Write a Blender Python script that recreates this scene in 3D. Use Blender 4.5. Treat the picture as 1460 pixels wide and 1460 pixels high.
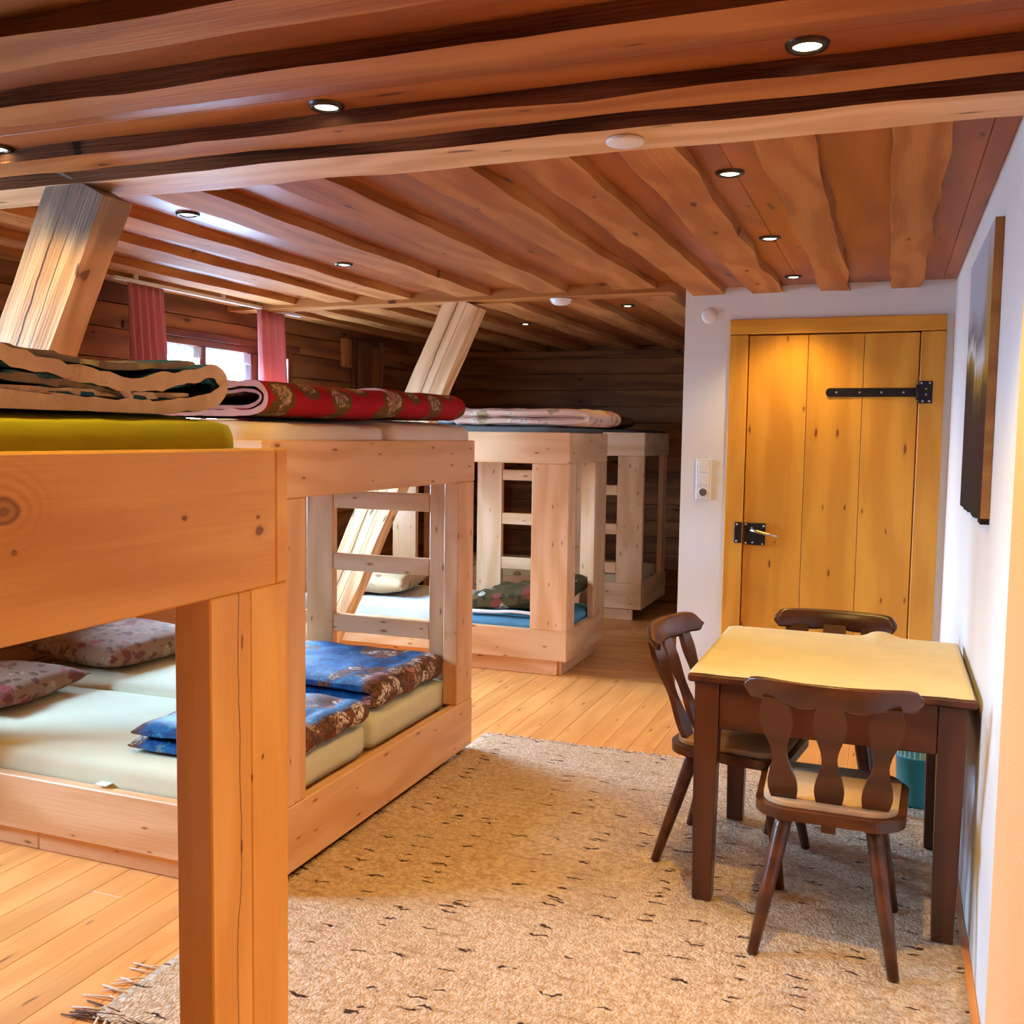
import bpy, bmesh, math, random
from mathutils import Matrix, Vector, noise as mnoise
random.seed(7)
for o in list(bpy.data.objects): bpy.data.objects.remove(o)
sc = bpy.context.scene
COL = sc.collection

# ------------------------------------------------------------------ camera
F_PX, YAW, PITCH, ROLL, CAM_H = 1409.8, .364324, .0775892, .0144977, 1.54
cy, sy, cp, sp, cr, sr = math.cos(YAW), math.sin(YAW), math.cos(PITCH), math.sin(PITCH), math.cos(ROLL), math.sin(ROLL)
fwd = Vector((-sy*cp, cy*cp, -sp)); rt0 = Vector((cy, sy, 0)); up0 = rt0.cross(fwd)
rgt = rt0*cr + up0*sr; upv = -rt0*sr + up0*cr
cam = bpy.data.cameras.new('camera'); cam_o = bpy.data.objects.new('camera', cam); COL.objects.link(cam_o)
cam.sensor_width = 36; cam.sensor_fit = 'HORIZONTAL'; cam.lens = F_PX/1460*36; cam.clip_start = .02
mw = Matrix.Identity(4)
for i in range(3):
    mw[i][0] = rgt[i]; mw[i][1] = upv[i]; mw[i][2] = -fwd[i]
mw[0][3], mw[1][3], mw[2][3] = 0, 0, CAM_H
cam_o.matrix_world = mw
sc.camera = cam_o

# ------------------------------------------------------------------ world, exposure
sc.view_settings.view_transform = 'Standard'; sc.view_settings.look = 'None'
sc.view_settings.exposure = -0.75; sc.view_settings.gamma = 1; sc.view_settings.use_curve_mapping = False
SKY_STRENGTH = 185.0
SPOT_W = 78.0
w = bpy.data.worlds.new('overcast_sky'); sc.world = w; w.use_nodes = True
bg = w.node_tree.nodes['Background']
bg.inputs[0].default_value = (.40, .66, 1.0, 1); bg.inputs[1].default_value = SKY_STRENGTH
_nt = w.node_tree; _tc = _nt.nodes.new('ShaderNodeTexCoord'); _sx = _nt.nodes.new('ShaderNodeSeparateXYZ'); _mr = _nt.nodes.new('ShaderNodeMapRange')
_mr.inputs[1].default_value = -.04; _mr.inputs[2].default_value = .04; _mr.inputs[3].default_value = SKY_STRENGTH*.32; _mr.inputs[4].default_value = SKY_STRENGTH
_nt.links.new(_tc.outputs['Generated'], _sx.inputs[0]); _nt.links.new(_sx.outputs[2], _mr.inputs[0]); _nt.links.new(_mr.outputs[0], bg.inputs[1])   # the ground outside is darker than the overcast sky
sc.cycles.use_denoising = True
sc.cycles.max_bounces = 8; sc.cycles.diffuse_bounces = 5; sc.cycles.glossy_bounces = 3
sc.cycles.transparent_max_bounces = 8; sc.cycles.sample_clamp_indirect = 6
sc.cycles.caustics_reflective = False; sc.cycles.caustics_refractive = False
WALL_L, WALL_R, WALL_B, WALL_N = -4.1, .285, 9.1, -2.2
DOOR_Y, BLOCK_X = 5.70, -1.13
CEIL = 2.385
WINDOWS = [(4.66, 6.2, .9, 2.11), (1.5, 2.4, 1.0, 2.11)]  # first opening is lowered behind the bunks to let in more daylight
for (a, b, z0, z1) in WINDOWS:                       # sky portals in the window openings
    L = bpy.data.lights.new('sky_portal', 'AREA'); L.shape = 'RECTANGLE'; L.size = b-a; L.size_y = z1-z0
    L.cycles.is_portal = True
    o = bpy.data.objects.new('sky_portal', L); COL.objects.link(o)
    o.location = (WALL_L-.16, (a+b)/2, (z0+z1)/2); o.rotation_euler = (math.radians(90), 0, math.radians(-90))

# ------------------------------------------------------------------ node helpers
def nd(nt, kind, _p=None, **ins):
    n = nt.nodes.new('ShaderNode'+kind)
    for k, v in (_p or {}).items(): setattr(n, k, v)
    for k, v in ins.items():
        s = n.inputs[int(k[1:])] if k[0] == 'i' and k[1:].isdigit() else n.inputs[k.replace('_', ' ')]
        if isinstance(v, bpy.types.NodeSocket): nt.links.new(v, s)
        elif isinstance(v, bpy.types.Node): nt.links.new(v.outputs[0], s)
        else: s.default_value = v
    return n
def math_(nt, op, a, b=0.0, c=0.0):
    return nd(nt, 'Math', {'operation': op}, i0=a, i1=b, i2=c).outputs[0]
def vmul(nt, v, k): return nd(nt, 'VectorMath', {'operation': 'MULTIPLY'}, i0=v, i1=k).outputs[0]
def vadd(nt, v, k): return nd(nt, 'VectorMath', {'operation': 'ADD'}, i0=v, i1=k).outputs[0]
def mixc(nt, f, a, b, mode='MIX'):
    n = nt.nodes.new('ShaderNodeMix'); n.data_type = 'RGBA'; n.blend_type = mode
    for s, v in ((n.inputs[0], f), (n.inputs[6], a), (n.inputs[7], b)):
        if isinstance(v, bpy.types.NodeSocket): nt.links.new(v, s)
        elif isinstance(v, (int, float)): s.default_value = v
        else: s.default_value = (*v, 1)
    return n.outputs[2]
def smooth(nt, v, a, b, lo=0.0, hi=1.0):
    n = nt.nodes.new('ShaderNodeMapRange'); n.interpolation_type = 'SMOOTHSTEP'
    nt.links.new(v, n.inputs[0]); n.inputs[1].default_value = a; n.inputs[2].default_value = b
    n.inputs[3].default_value = lo; n.inputs[4].default_value = hi
    return n.outputs[0]
def begin(name):
    m = bpy.data.materials.new(name); m.use_nodes = True; nt = m.node_tree
    return m, nt, nt.nodes['Principled BSDF']
def setc(nt, p, name, v):
    s = p.inputs[name]
    if isinstance(v, bpy.types.NodeSocket): nt.links.new(v, s)
    elif isinstance(v, tuple): s.default_value = (*v, 1)
    else: s.default_value = v
def bump(nt, p, h, strength, dist=.01):
    b = nd(nt, 'Bump', None, Height=h, Strength=strength, Distance=dist); nt.links.new(b.outputs[0], p.inputs['Normal'])

def plain(name, col, rough=.5, metal=0.0, spec=.5, bump_scale=0, bump_s=.1):
    m, nt, p = begin(name)
    setc(nt, p, 'Base Color', tuple(col)); p.inputs['Roughness'].default_value = rough
    p.inputs['Metallic'].default_value = metal; p.inputs['Specular IOR Level'].default_value = spec
    if bump_scale:
        tc = nd(nt, 'TexCoord').outputs['Object']
        n = nd(nt, 'TexNoise', None, Vector=tc, Scale=bump_scale, Detail=3.0)
        bump(nt, p, n.outputs[0], bump_s)
    return m

def wood(name, base, dark, knot=None, grey_end=None, eyes=(), contrast=.6, rings=26.0, knots=.5, kscale=(2.4, 7.0), rough=.5, vary=.18, spec=.4, cracks=(), relief=.15, streak=None):
    """timber whose grain runs along the object's local X"""
    m, nt, p = begin(name)
    raw = nd(nt, 'TexCoord').outputs['Object']
    rnd = nd(nt, 'ObjectInfo').outputs['Random']
    off = nd(nt, 'CombineXYZ', None, X=math_(nt, 'MULTIPLY', rnd, 37.3), Y=math_(nt, 'MULTIPLY', rnd, 19.7), Z=math_(nt, 'MULTIPLY', rnd, 11.1)).outputs[0]
    v = vadd(nt, raw, off)
    g1 = nd(nt, 'TexNoise', None, Vector=vmul(nt, v, (.9, 11, 11)), Scale=1.0, Detail=4.0, Distortion=.5).outputs[0]
    g2 = nd(nt, 'TexNoise', None, Vector=vmul(nt, v, (5, 130, 130)), Scale=1.0, Detail=2.0).outputs[0]
    low = nd(nt, 'TexNoise', None, Vector=vmul(nt, v, (.8, 2.6, 2.6)), Scale=1.0, Detail=2.0).outputs[0]
    sx = nd(nt, 'SeparateXYZ', None, Vector=v).outputs
    ring = math_(nt, 'SINE', math_(nt, 'ADD', math_(nt, 'MULTIPLY', math_(nt, 'ADD', sx[1], sx[2]), rings*6.28/4), math_(nt, 'MULTIPLY', low, rings*1.1)))
    ring = math_(nt, 'MULTIPLY_ADD', ring, .5, .5)
    f = math_(nt, 'ADD', math_(nt, 'MULTIPLY', g1, .75), math_(nt, 'ADD', math_(nt, 'MULTIPLY', ring, .32), math_(nt, 'MULTIPLY', g2, .2)))
    f = smooth(nt, f, .42, .86, 0.0, contrast)
    col = mixc(nt, f, base, dark)
    if streak:
        s = nd(nt, 'TexNoise', None, Vector=vmul(nt, v, (.55, 4.5, 4.5)), Scale=1.0, Detail=5.0, Distortion=.8).outputs[0]
        col = mixc(nt, smooth(nt, s, .52, .72, 0, .75), col, streak)
    jit = nd(nt, 'TexNoise', None, Vector=vmul(nt, v, (9, 16, 16)), Scale=1.0, Detail=2.0).outputs['Color']
    kv = vadd(nt, vmul(nt, v, (kscale[0], kscale[1], .4)), vmul(nt, jit, (.14, .2, .1)))
    vor = nd(nt, 'TexVoronoi', {'voronoi_dimensions': '2D'}, Vector=kv, Scale=1.0, Randomness=1.0)
    kr = nd(nt, 'SeparateColor', None, Color=vor.outputs['Color']).outputs
    on = math_(nt, 'LESS_THAN', kr[0], knots)
    rad = math_(nt, 'MULTIPLY_ADD', kr[1], .045, .03)
    d = math_(nt, 'DIVIDE', vor.outputs['Distance'], rad)
    core = math_(nt, 'MULTIPLY', smooth(nt, d, .75, 1.15, 1, 0), on)
    halo = math_(nt, 'MULTIPLY', smooth(nt, d, 1.0, 2.6, .45, 0), on)
    col = mixc(nt, halo, col, dark)
    col = mixc(nt, math_(nt, 'MULTIPLY', core, .85), col, knot or tuple(c*.28 for c in dark))
    for (y0, amp, wd) in cracks:
        n1 = nd(nt, 'TexNoise', {'noise_dimensions': '1D'}, W=math_(nt, 'MULTIPLY', nd(nt, 'SeparateXYZ', None, Vector=raw).outputs[0], 2.2), Scale=1.0, Detail=4.0).outputs[0]
        yy = math_(nt, 'SUBTRACT', nd(nt, 'SeparateXYZ', None, Vector=raw).outputs[1], math_(nt, 'MULTIPLY_ADD', n1, amp, y0-amp*.5))
        col = mixc(nt, smooth(nt, math_(nt, 'ABSOLUTE', yy), wd*.5, wd, .9, 0), col, tuple(c*.12 for c in dark))
    for (x0, y0, r0) in eyes:                            # a large knot with its rings, in local coordinates
        dv = nd(nt, 'VectorMath', {'operation': 'LENGTH'}, i0=vmul(nt, vadd(nt, vadd(nt, raw, vmul(nt, jit, (.012, .012, 0))), (-x0-.006, -y0-.006, 0)), (.75/r0, 1/r0, 0))).outputs['Value']
        rg = math_(nt, 'MULTIPLY_ADD', math_(nt, 'SINE', math_(nt, 'MULTIPLY', dv, 9.0)), .5, .5)
        col = mixc(nt, math_(nt, 'MULTIPLY', smooth(nt, dv, 1.0, 4.5, .75, 0), rg), col, dark)
        col = mixc(nt, smooth(nt, dv, .8, 1.15, .8, 0), col, mixc(nt, rg, tuple(c*.75 for c in dark), knot or dark))
    if grey_end:                                         # weathered end of a beam
        xs = nd(nt, 'SeparateXYZ', None, Vector=raw).outputs[0]
        xs = math_(nt, 'ADD', xs, math_(nt, 'MULTIPLY_ADD', g1, .22, -.11))
        col = mixc(nt, smooth(nt, xs, grey_end[0], grey_end[1], 0, .8), col, (.20, .17, .15))
    val = math_(nt, 'MULTIPLY_ADD', rnd, vary, 1-vary/2)
    hsv = nd(nt, 'HueSaturation', None, Color=col, Value=val)
    setc(nt, p, 'Base Color', hsv.outputs[0])
    p.inputs['Roughness'].default_value = rough; p.inputs['Specular IOR Level'].default_value = spec
    if relief: bump(nt, p, math_(nt, 'ADD', g1, g2), relief, .006)
    return m

def floral(name, base, palette, scale=9.0, cover=.42, leaf=None, leaf_cover=.3, rough=.85, zsquash=1.0):
    """printed cotton: irregular blossoms in the palette and small leaves over a ground colour"""
    m, nt, p = begin(name)
    raw = nd(nt, 'TexCoord').outputs['Object']
    jit = nd(nt, 'TexNoise', None, Vector=raw, Scale=scale*2.2, Detail=3.0).outputs['Color']
    v = vadd(nt, raw, vmul(nt, jit, (.55/scale,)*3))
    v = vmul(nt, v, (1, 1, zsquash))
    col = base
    if leaf:
        v2 = nd(nt, 'TexVoronoi', None, Vector=v, Scale=scale*1.9, Randomness=1.0)
        k2 = nd(nt, 'SeparateColor', None, Color=v2.outputs['Color']).outputs
        f2 = math_(nt, 'MULTIPLY', smooth(nt, v2.outputs['Distance'], .36, .44, 1, 0), math_(nt, 'LESS_THAN', k2[0], leaf_cover+.25))
        col = mixc(nt, f2, col, leaf)
    v1 = nd(nt, 'TexVoronoi', None, Vector=v, Scale=scale, Randomness=.9)
    k = nd(nt, 'SeparateColor', None, Color=v1.outputs['Color']).outputs
    ramp = nd(nt, 'ValToRGB', None, Fac=k[1]); r = ramp.color_ramp; r.interpolation = 'CONSTANT'
    while len(r.elements) < len(palette): r.elements.new(.5)
    for i, c in enumerate(palette):
        r.elements[i].position = i/len(palette); r.elements[i].color = (*c, 1)
    shade = nd(nt, 'TexNoise', None, Vector=raw, Scale=scale*5, Detail=3.0).outputs[0]
    blossom = mixc(nt, smooth(nt, shade, .4, .65, 0, .55), ramp.outputs[0], tuple(sum(q[i] for q in palette)/len(palette)*.35 for i in range(3)))
    f1 = math_(nt, 'MULTIPLY', smooth(nt, v1.outputs['Distance'], .40, .47, 1, 0), math_(nt, 'LESS_THAN', k[2], cover))
    col = mixc(nt, f1, col, blossom)
    setc(nt, p, 'Base Color', col); p.inputs['Roughness'].default_value = rough; p.inputs['Specular IOR Level'].default_value = .25
    n = nd(nt, 'TexNoise', None, Vector=raw, Scale=60.0, Detail=2.0).outputs[0]
    bump(nt, p, n, .15)
    return m

def fabric(name, col, rough=.9, var=.12, bs=30.0, bstr=.2):
    m, nt, p = begin(name)
    raw = nd(nt, 'TexCoord').outputs['Object']
    n = nd(nt, 'TexNoise', None, Vector=raw, Scale=5.0, Detail=4.0).outputs[0]
    setc(nt, p, 'Base Color', mixc(nt, smooth(nt, n, .3, .7, 0, var*2), col, tuple(c*.6 for c in col)))
    p.inputs['Roughness'].default_value = rough; p.inputs['Specular IOR Level'].default_value = .2
    b = nd(nt, 'TexNoise', None, Vector=raw, Scale=bs, Detail=3.0).outputs[0]
    bump(nt, p, b, bstr)
    return m

# ------------------------------------------------------------------ materials
M = {}
M['bed'] = wood('pine_bed', (.80, .48, .255), (.62, .29, .10), knot=(.20, .065, .02), contrast=.65, rings=20, knots=.6, kscale=(4.2, 14), rough=.45, vary=.12)
M['bed_crack'] = wood('pine_bed_cracked', (.86, .525, .17), (.66, .315, .065), knot=(.20, .065, .02), contrast=.55, rings=20, knots=.5, kscale=(3.2, 12), rough=.45, vary=.12, cracks=((.02, .05, .0018),))
M['bed_big'] = wood('pine_bed_wide', (.90, .545, .155), (.68, .32, .055), knot=(.18, .06, .015), contrast=.7, rings=12, knots=.4, kscale=(5.5, 8.5), rough=.42, vary=.1)
M['bed_eye'] = wood('pine_rail_with_knot', (.90, .545, .155), (.68, .32, .055), knot=(.18, .06, .015), contrast=.8, rings=12, knots=.4, kscale=(5.5, 8.5), rough=.42, vary=.0, eyes=((.262, .055, .022),))
M['ceil_board'] = wood('ceiling_boards', (.40, .120, .024), (.24, .055, .010), contrast=.7, rings=16, knots=.35, kscale=(1.4, 6), rough=.42, vary=.2, spec=.45)
M['ceil_beam'] = wood('ceiling_beams', (.50, .205, .058), (.31, .095, .020), contrast=.7, rings=22, knots=.4, kscale=(2.2, 8), rough=.68, spec=.18, vary=.15, relief=.35)
M['cross_beam'] = wood('cross_beam_pale', (.80, .54, .31), (.56, .29, .12), contrast=.7, rings=24, knots=.35, kscale=(1.6, 8), rough=.55, vary=.08, relief=.3)
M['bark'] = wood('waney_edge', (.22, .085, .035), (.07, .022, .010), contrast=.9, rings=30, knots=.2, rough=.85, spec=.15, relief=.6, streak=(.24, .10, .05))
M['log'] = wood('dark_wall_planks', (.30, .11, .032), (.15, .046, .013), contrast=.85, rings=18, knots=.5, kscale=(1.8, 6), rough=.6, spec=.2, vary=.35)
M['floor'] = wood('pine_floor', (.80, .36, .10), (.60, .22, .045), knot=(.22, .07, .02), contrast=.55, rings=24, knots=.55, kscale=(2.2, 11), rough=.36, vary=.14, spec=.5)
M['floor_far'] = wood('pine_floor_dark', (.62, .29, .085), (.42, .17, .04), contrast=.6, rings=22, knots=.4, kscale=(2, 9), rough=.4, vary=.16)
M['door'] = wood('honey_door', (.78, .37, .045), (.58, .23, .02), knot=(.16, .045, .012), contrast=.6, rings=16, knots=.45, kscale=(2.6, 9), rough=.4, vary=.1)
M['brace'] = wood('hewn_brace', (.84, .59, .33), (.55, .30, .13), contrast=.85, rings=30, knots=.3, kscale=(2, 9), rough=.65, vary=.06, relief=.5, cracks=((-.02, .05, .005), (.035, .03, .0025)))
M['brace_grey'] = wood('hewn_brace_weathered', (.84, .59, .33), (.55, .30, .13), contrast=.85, rings=30, knots=.3, kscale=(2, 9), rough=.7, vary=.06, relief=.5, cracks=((-.02, .05, .005), (.035, .03, .0025)), grey_end=(1.08, 1.2))
M['table'] = wood('dark_table_wood', (.092, .025, .009), (.042, .011, .005), contrast=.8, rings=30, knots=.0, rough=.32, vary=.1, spec=.5, relief=.05)
M['chair'] = wood('brown_chair_wood', (.112, .033, .010), (.05, .014, .006), contrast=.8, rings=34, knots=.0, rough=.3, vary=.08, spec=.5, relief=.05)
M['window_wood'] = wood('window_wood', (.20, .055, .022), (.10, .025, .010), contrast=.8, rings=24, knots=.1, rough=.4, vary=.1)
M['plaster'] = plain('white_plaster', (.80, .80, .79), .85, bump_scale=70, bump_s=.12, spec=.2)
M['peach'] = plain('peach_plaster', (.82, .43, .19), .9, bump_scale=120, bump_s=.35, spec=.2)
M['iron'] = plain('black_iron', (.018, .015, .014), .42, .4)
M['steel'] = plain('steel', (.55, .54, .52), .28, 1.0)
M['white'] = plain('white_plastic', (.83, .82, .80), .4)
M['dark_hole'] = plain('socket_dark', (.12, .10, .09), .6)
M['lens_rim'] = plain('lamp_rim', (.05, .035, .028), .35, .7)
M['pad'] = fabric('tan_seat_pad', (.62, .40, .22), bs=80)
M['cloth'] = fabric('cream_tablecloth', (.76, .65, .40), .8, .10, 14.0, .25)
M['green'] = fabric('olive_sheet', (.42, .43, .022), .9, .12, 22.0, .2)
M['cream'] = fabric('cream_sheet', (.80, .70, .58), .9, .08, 9.0, .35)
M['sheet'] = fabric('pale_yellow_sheet', (.75, .73, .50), .9, .06, 9.0, .3)
M['pale'] = fabric('pale_blue_sheet', (.62, .66, .68), .9, .08, 9.0, .3)
M['blue_sheet'] = fabric('blue_sheet', (.10, .30, .48), .9, .15, 12.0, .3)
M['grey_sheet'] = fabric('grey_sheet', (.14, .15, .15), .9, .15, 12.0, .3)
M['white_cotton'] = fabric('white_cotton', (.84, .83, .80), .9, .04, 9.0, .3)
M['slate'] = fabric('dark_sheet', (.07, .04, .03), .9, .1)
M['edge_cream'] = fabric('frayed_cream_edge', (.92, .76, .53), .95, .3, 30.0, .8)
M['edge_grey'] = fabric('grey_brown_filling', (.34, .29, .22), .95, .4, 40.0, .6)
M['edge_pink'] = fabric('pink_binding', (.66, .36, .33), .9, .15)
M['teal_floral'] = floral('teal_print', (.02, .10, .16), [(.05, .30, .42), (.20, .18, .08), (.36, .27, .13), (.03, .20, .32)], 8, .75, leaf=(.03, .04, .02))
M['red_floral'] = floral('red_rose_print', (.42, .012, .016), [(.48, .32, .17), (.40, .27, .15), (.55, .38, .22)], 6.0, .42, leaf=(.13, .085, .02), leaf_cover=.12)
def rose_rows(name, ground, rose, leaf):
    m, nt, p = begin(name)
    raw = nd(nt, 'TexCoord').outputs['Object']; s = nd(nt, 'SeparateXYZ', None, Vector=raw).outputs
    u = math_(nt, 'MULTIPLY', s[1], 5.4); w2 = math_(nt, 'MULTIPLY', math_(nt, 'SUBTRACT', s[2], s[0]), 5.4)
    v = nd(nt, 'CombineXYZ', None, X=u, Y=w2, Z=0.0).outputs[0]
    jit = nd(nt, 'TexNoise', None, Vector=raw, Scale=16.0, Detail=3.0).outputs['Color']
    vv = vadd(nt, v, vmul(nt, jit, (.30, .30, 0)))
    vo = nd(nt, 'TexVoronoi', {'voronoi_dimensions': '2D'}, Vector=vv, Scale=1.0, Randomness=.55)
    d = vo.outputs['Distance']
    sw = nd(nt, 'TexNoise', None, Vector=raw, Scale=38.0, Detail=3.0, Distortion=1.5).outputs[0]
    col = mixc(nt, smooth(nt, d, .36, .42, 1, 0), ground, leaf)
    col = mixc(nt, smooth(nt, math_(nt, 'ADD', d, math_(nt, 'MULTIPLY_ADD', sw, .25, -.125)), .24, .28, 1, 0), col, mixc(nt, smooth(nt, sw, .42, .56), rose, tuple(c*.3 for c in rose)))
    setc(nt, p, 'Base Color', col); p.inputs['Roughness'].default_value = .9; p.inputs['Specular IOR Level'].default_value = .2
    bump(nt, p, sw, .2); return m
M['red_floral'] = rose_rows('red_rose_print', (.40, .010, .016), (.58, .38, .20), (.14, .075, .02))
def quilt_print(name, xr):
    m, nt, p = begin(name)
    raw = nd(nt, 'TexCoord').outputs['Object']; s = nd(nt, 'SeparateXYZ', None, Vector=raw).outputs
    j1 = nd(nt, 'TexNoise', None, Vector=raw, Scale=18.0, Detail=3.0)
    v = vadd(nt, raw, vmul(nt, j1.outputs['Color'], (.05, .05, .05)))
    sw = nd(nt, 'TexNoise', None, Vector=vmul(nt, v, (34, 34, 34)), Scale=1.0, Detail=3.0, Distortion=2.0).outputs[0]
    vo = nd(nt, 'TexVoronoi', None, Vector=v, Scale=13.0, Randomness=.85); k = nd(nt, 'SeparateColor', None, Color=vo.outputs['Color']).outputs
    ground = mixc(nt, smooth(nt, j1.outputs[0], .35, .65), (.004, .045, .17), (.008, .125, .36))
    big = nd(nt, 'TexNoise', None, Vector=raw, Scale=5.0, Detail=2.0).outputs[0]
    band = smooth(nt, math_(nt, 'ADD', math_(nt, 'ABSOLUTE', math_(nt, 'SUBTRACT', s[0], xr[0])), math_(nt, 'MULTIPLY_ADD', big, .10, -.05)), xr[1], xr[1]+.05)
    patch = math_(nt, 'MAXIMUM', band, smooth(nt, big, .56, .62))
    col = mixc(nt, patch, ground, mixc(nt, smooth(nt, sw, .4, .6), (.06, .022, .012), (.20, .075, .025)))
    ramp = nd(nt, 'ValToRGB', None, Fac=k[1]); r = ramp.color_ramp; r.interpolation = 'CONSTANT'
    cs = [(.72, .58, .48), (.62, .24, .20), (.50, .36, .22), (.78, .70, .62), (.30, .08, .04)]
    while len(r.elements) < len(cs): r.elements.new(.5)
    for i, c in enumerate(cs): r.elements[i].position = i/len(cs); r.elements[i].color = (*c, 1)
    petals = mixc(nt, smooth(nt, sw, .46, .56), ramp.outputs[0], (.12, .04, .025))
    f = math_(nt, 'MULTIPLY', smooth(nt, vo.outputs['Distance'], .44, .52, 1, 0), math_(nt, 'MULTIPLY', patch, math_(nt, 'LESS_THAN', k[0], .72)))
    col = mixc(nt, f, col, petals)
    g = math_(nt, 'MULTIPLY', smooth(nt, sw, .60, .66), smooth(nt, big, .47, .53))
    col = mixc(nt, math_(nt, 'MULTIPLY', g, math_(nt, 'SUBTRACT', 1.0, patch)), col, (.05, .42, .55))
    setc(nt, p, 'Base Color', col); p.inputs['Roughness'].default_value = .6; p.inputs['Specular IOR Level'].default_value = .35
    bump(nt, p, nd(nt, 'TexNoise', None, Vector=raw, Scale=45.0, Detail=2.0).outputs[0], .2); return m
M['blue_a'] = quilt_print('blue_rose_quilt_near', (-.06, .24))
M['blue_b'] = quilt_print('blue_rose_quilt_far', (-.10, .29))
M['rose_pillow'] = floral('rose_pillow_print', (.30, .16, .09), [(.36, .06, .06), (.42, .25, .15), (.22, .05, .04), (.45, .30, .20)], 12.0, .75, leaf=(.16, .07, .03))
M['beige_pillow'] = floral('beige_pillow_print', (.62, .46, .26), [(.42, .20, .10), (.66, .5, .3)], 12.0, .3)
M['pink_floral'] = floral('pink_print', (.66, .42, .32), [(.60, .20, .17), (.72, .60, .48), (.42, .30, .16), (.70, .45, .36)], 10.0, .8)
M['olive_floral'] = floral('olive_print', (.075, .050, .014), [(.24, .19, .04), (.22, .03, .02), (.50, .45, .36), (.12, .09, .02)], 9.0, .5, leaf=(.03, .03, .01))
M['tan_blanket'] = fabric('tan_blanket', (.30, .15, .05), .95, .2)
M['teal_plastic'] = plain('teal_plastic', (.03, .27, .30), .4)

def translucent(name, col, alpha, tl=.5):
    m, nt, p = begin(name)
    out = nt.nodes['Material Output']
    d = nd(nt, 'BsdfDiffuse', None, Color=(*col, 1)); t = nd(nt, 'BsdfTranslucent', None, Color=(*col, 1))
    mx = nd(nt, 'MixShader', None, Fac=tl, i1=d.outputs[0], i2=t.outputs[0])
    tr = nd(nt, 'BsdfTransparent')
    mx2 = nd(nt, 'MixShader', None, Fac=alpha, i1=tr.outputs[0], i2=mx.outputs[0])
    nt.links.new(mx2.outputs[0], out.inputs[0])
    return m
M['curtain'] = translucent('pink_curtain', (.76, .31, .33), 1.0, .28)
M['lace'] = translucent('white_lace', (.70, .70, .74), .86, .03)
def glass_mat():
    m, nt, p = begin('window_glass'); out = nt.nodes['Material Output']
    g = nd(nt, 'BsdfGlossy', None, Roughness=.02); t = nd(nt, 'BsdfTransparent')
    mx = nd(nt, 'MixShader', None, Fac=.05, i1=t.outputs[0], i2=g.outputs[0])
    nt.links.new(mx.outputs[0], out.inputs[0]); return m
M['glass'] = glass_mat()
def glow(name, col, s):
    m, nt, p = begin(name)
    p.inputs['Emission Color'].default_value = (*col, 1); p.inputs['Emission Strength'].default_value = s
    return m
M['lens'] = glow('lamp_lens', (1, .86, .62), 14)

def rug_mat():
    m, nt, p = begin('woven_wool_rug')
    raw = nd(nt, 'TexCoord').outputs['Object']
    n1 = nd(nt, 'TexNoise', None, Vector=raw, Scale=55.0, Detail=3.0).outputs[0]
    n2 = nd(nt, 'TexNoise', None, Vector=vmul(nt, raw, (9, 34, 1)), Scale=1.0, Detail=3.0, Distortion=.4).outputs[0]
    n3 = nd(nt, 'TexNoise', None, Vector=vmul(nt, raw, (1.0, 3, 1)), Scale=1.0, Detail=2.0).outputs[0]
    col = mixc(nt, smooth(nt, n1, .3, .7), (.84, .63, .46), (.58, .375, .23))
    col = mixc(nt, smooth(nt, n3, .35, .7, 0, .35), col, (.60, .42, .25))
    col = mixc(nt, smooth(nt, n2, .60, .69, 0, .6), col, (.42, .23, .12))
    jit = nd(nt, 'TexNoise', None, Vector=raw, Scale=26.0, Detail=2.0).outputs['Color']
    kv = vadd(nt, vmul(nt, raw, (6.5, 30, 0)), vmul(nt, jit, (.8, 1.5, 0)))
    vo = nd(nt, 'TexVoronoi', {'voronoi_dimensions': '2D'}, Vector=kv, Scale=1.0, Randomness=1.0)
    k = nd(nt, 'SeparateColor', None, Color=vo.outputs['Color']).outputs
    fl = math_(nt, 'MULTIPLY', smooth(nt, vo.outputs['Distance'], .10, .22, 1, 0), math_(nt, 'LESS_THAN', k[0], .23))
    col = mixc(nt, fl, col, (.085, .045, .035))
    setc(nt, p, 'Base Color', col); p.inputs['Roughness'].default_value = 1.0; p.inputs['Specular IOR Level'].default_value = .1
    n4 = nd(nt, 'TexNoise', None, Vector=raw, Scale=110.0, Detail=3.0).outputs[0]
    bump(nt, p, math_(nt, 'ADD', n4, n1), .8, .02)
    return m
M['rug'] = rug_mat()
M['fringe_dark'] = fabric('dark_wool', (.11, .06, .045))
M['fringe_light'] = fabric('light_wool', (.72, .56, .42))

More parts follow.
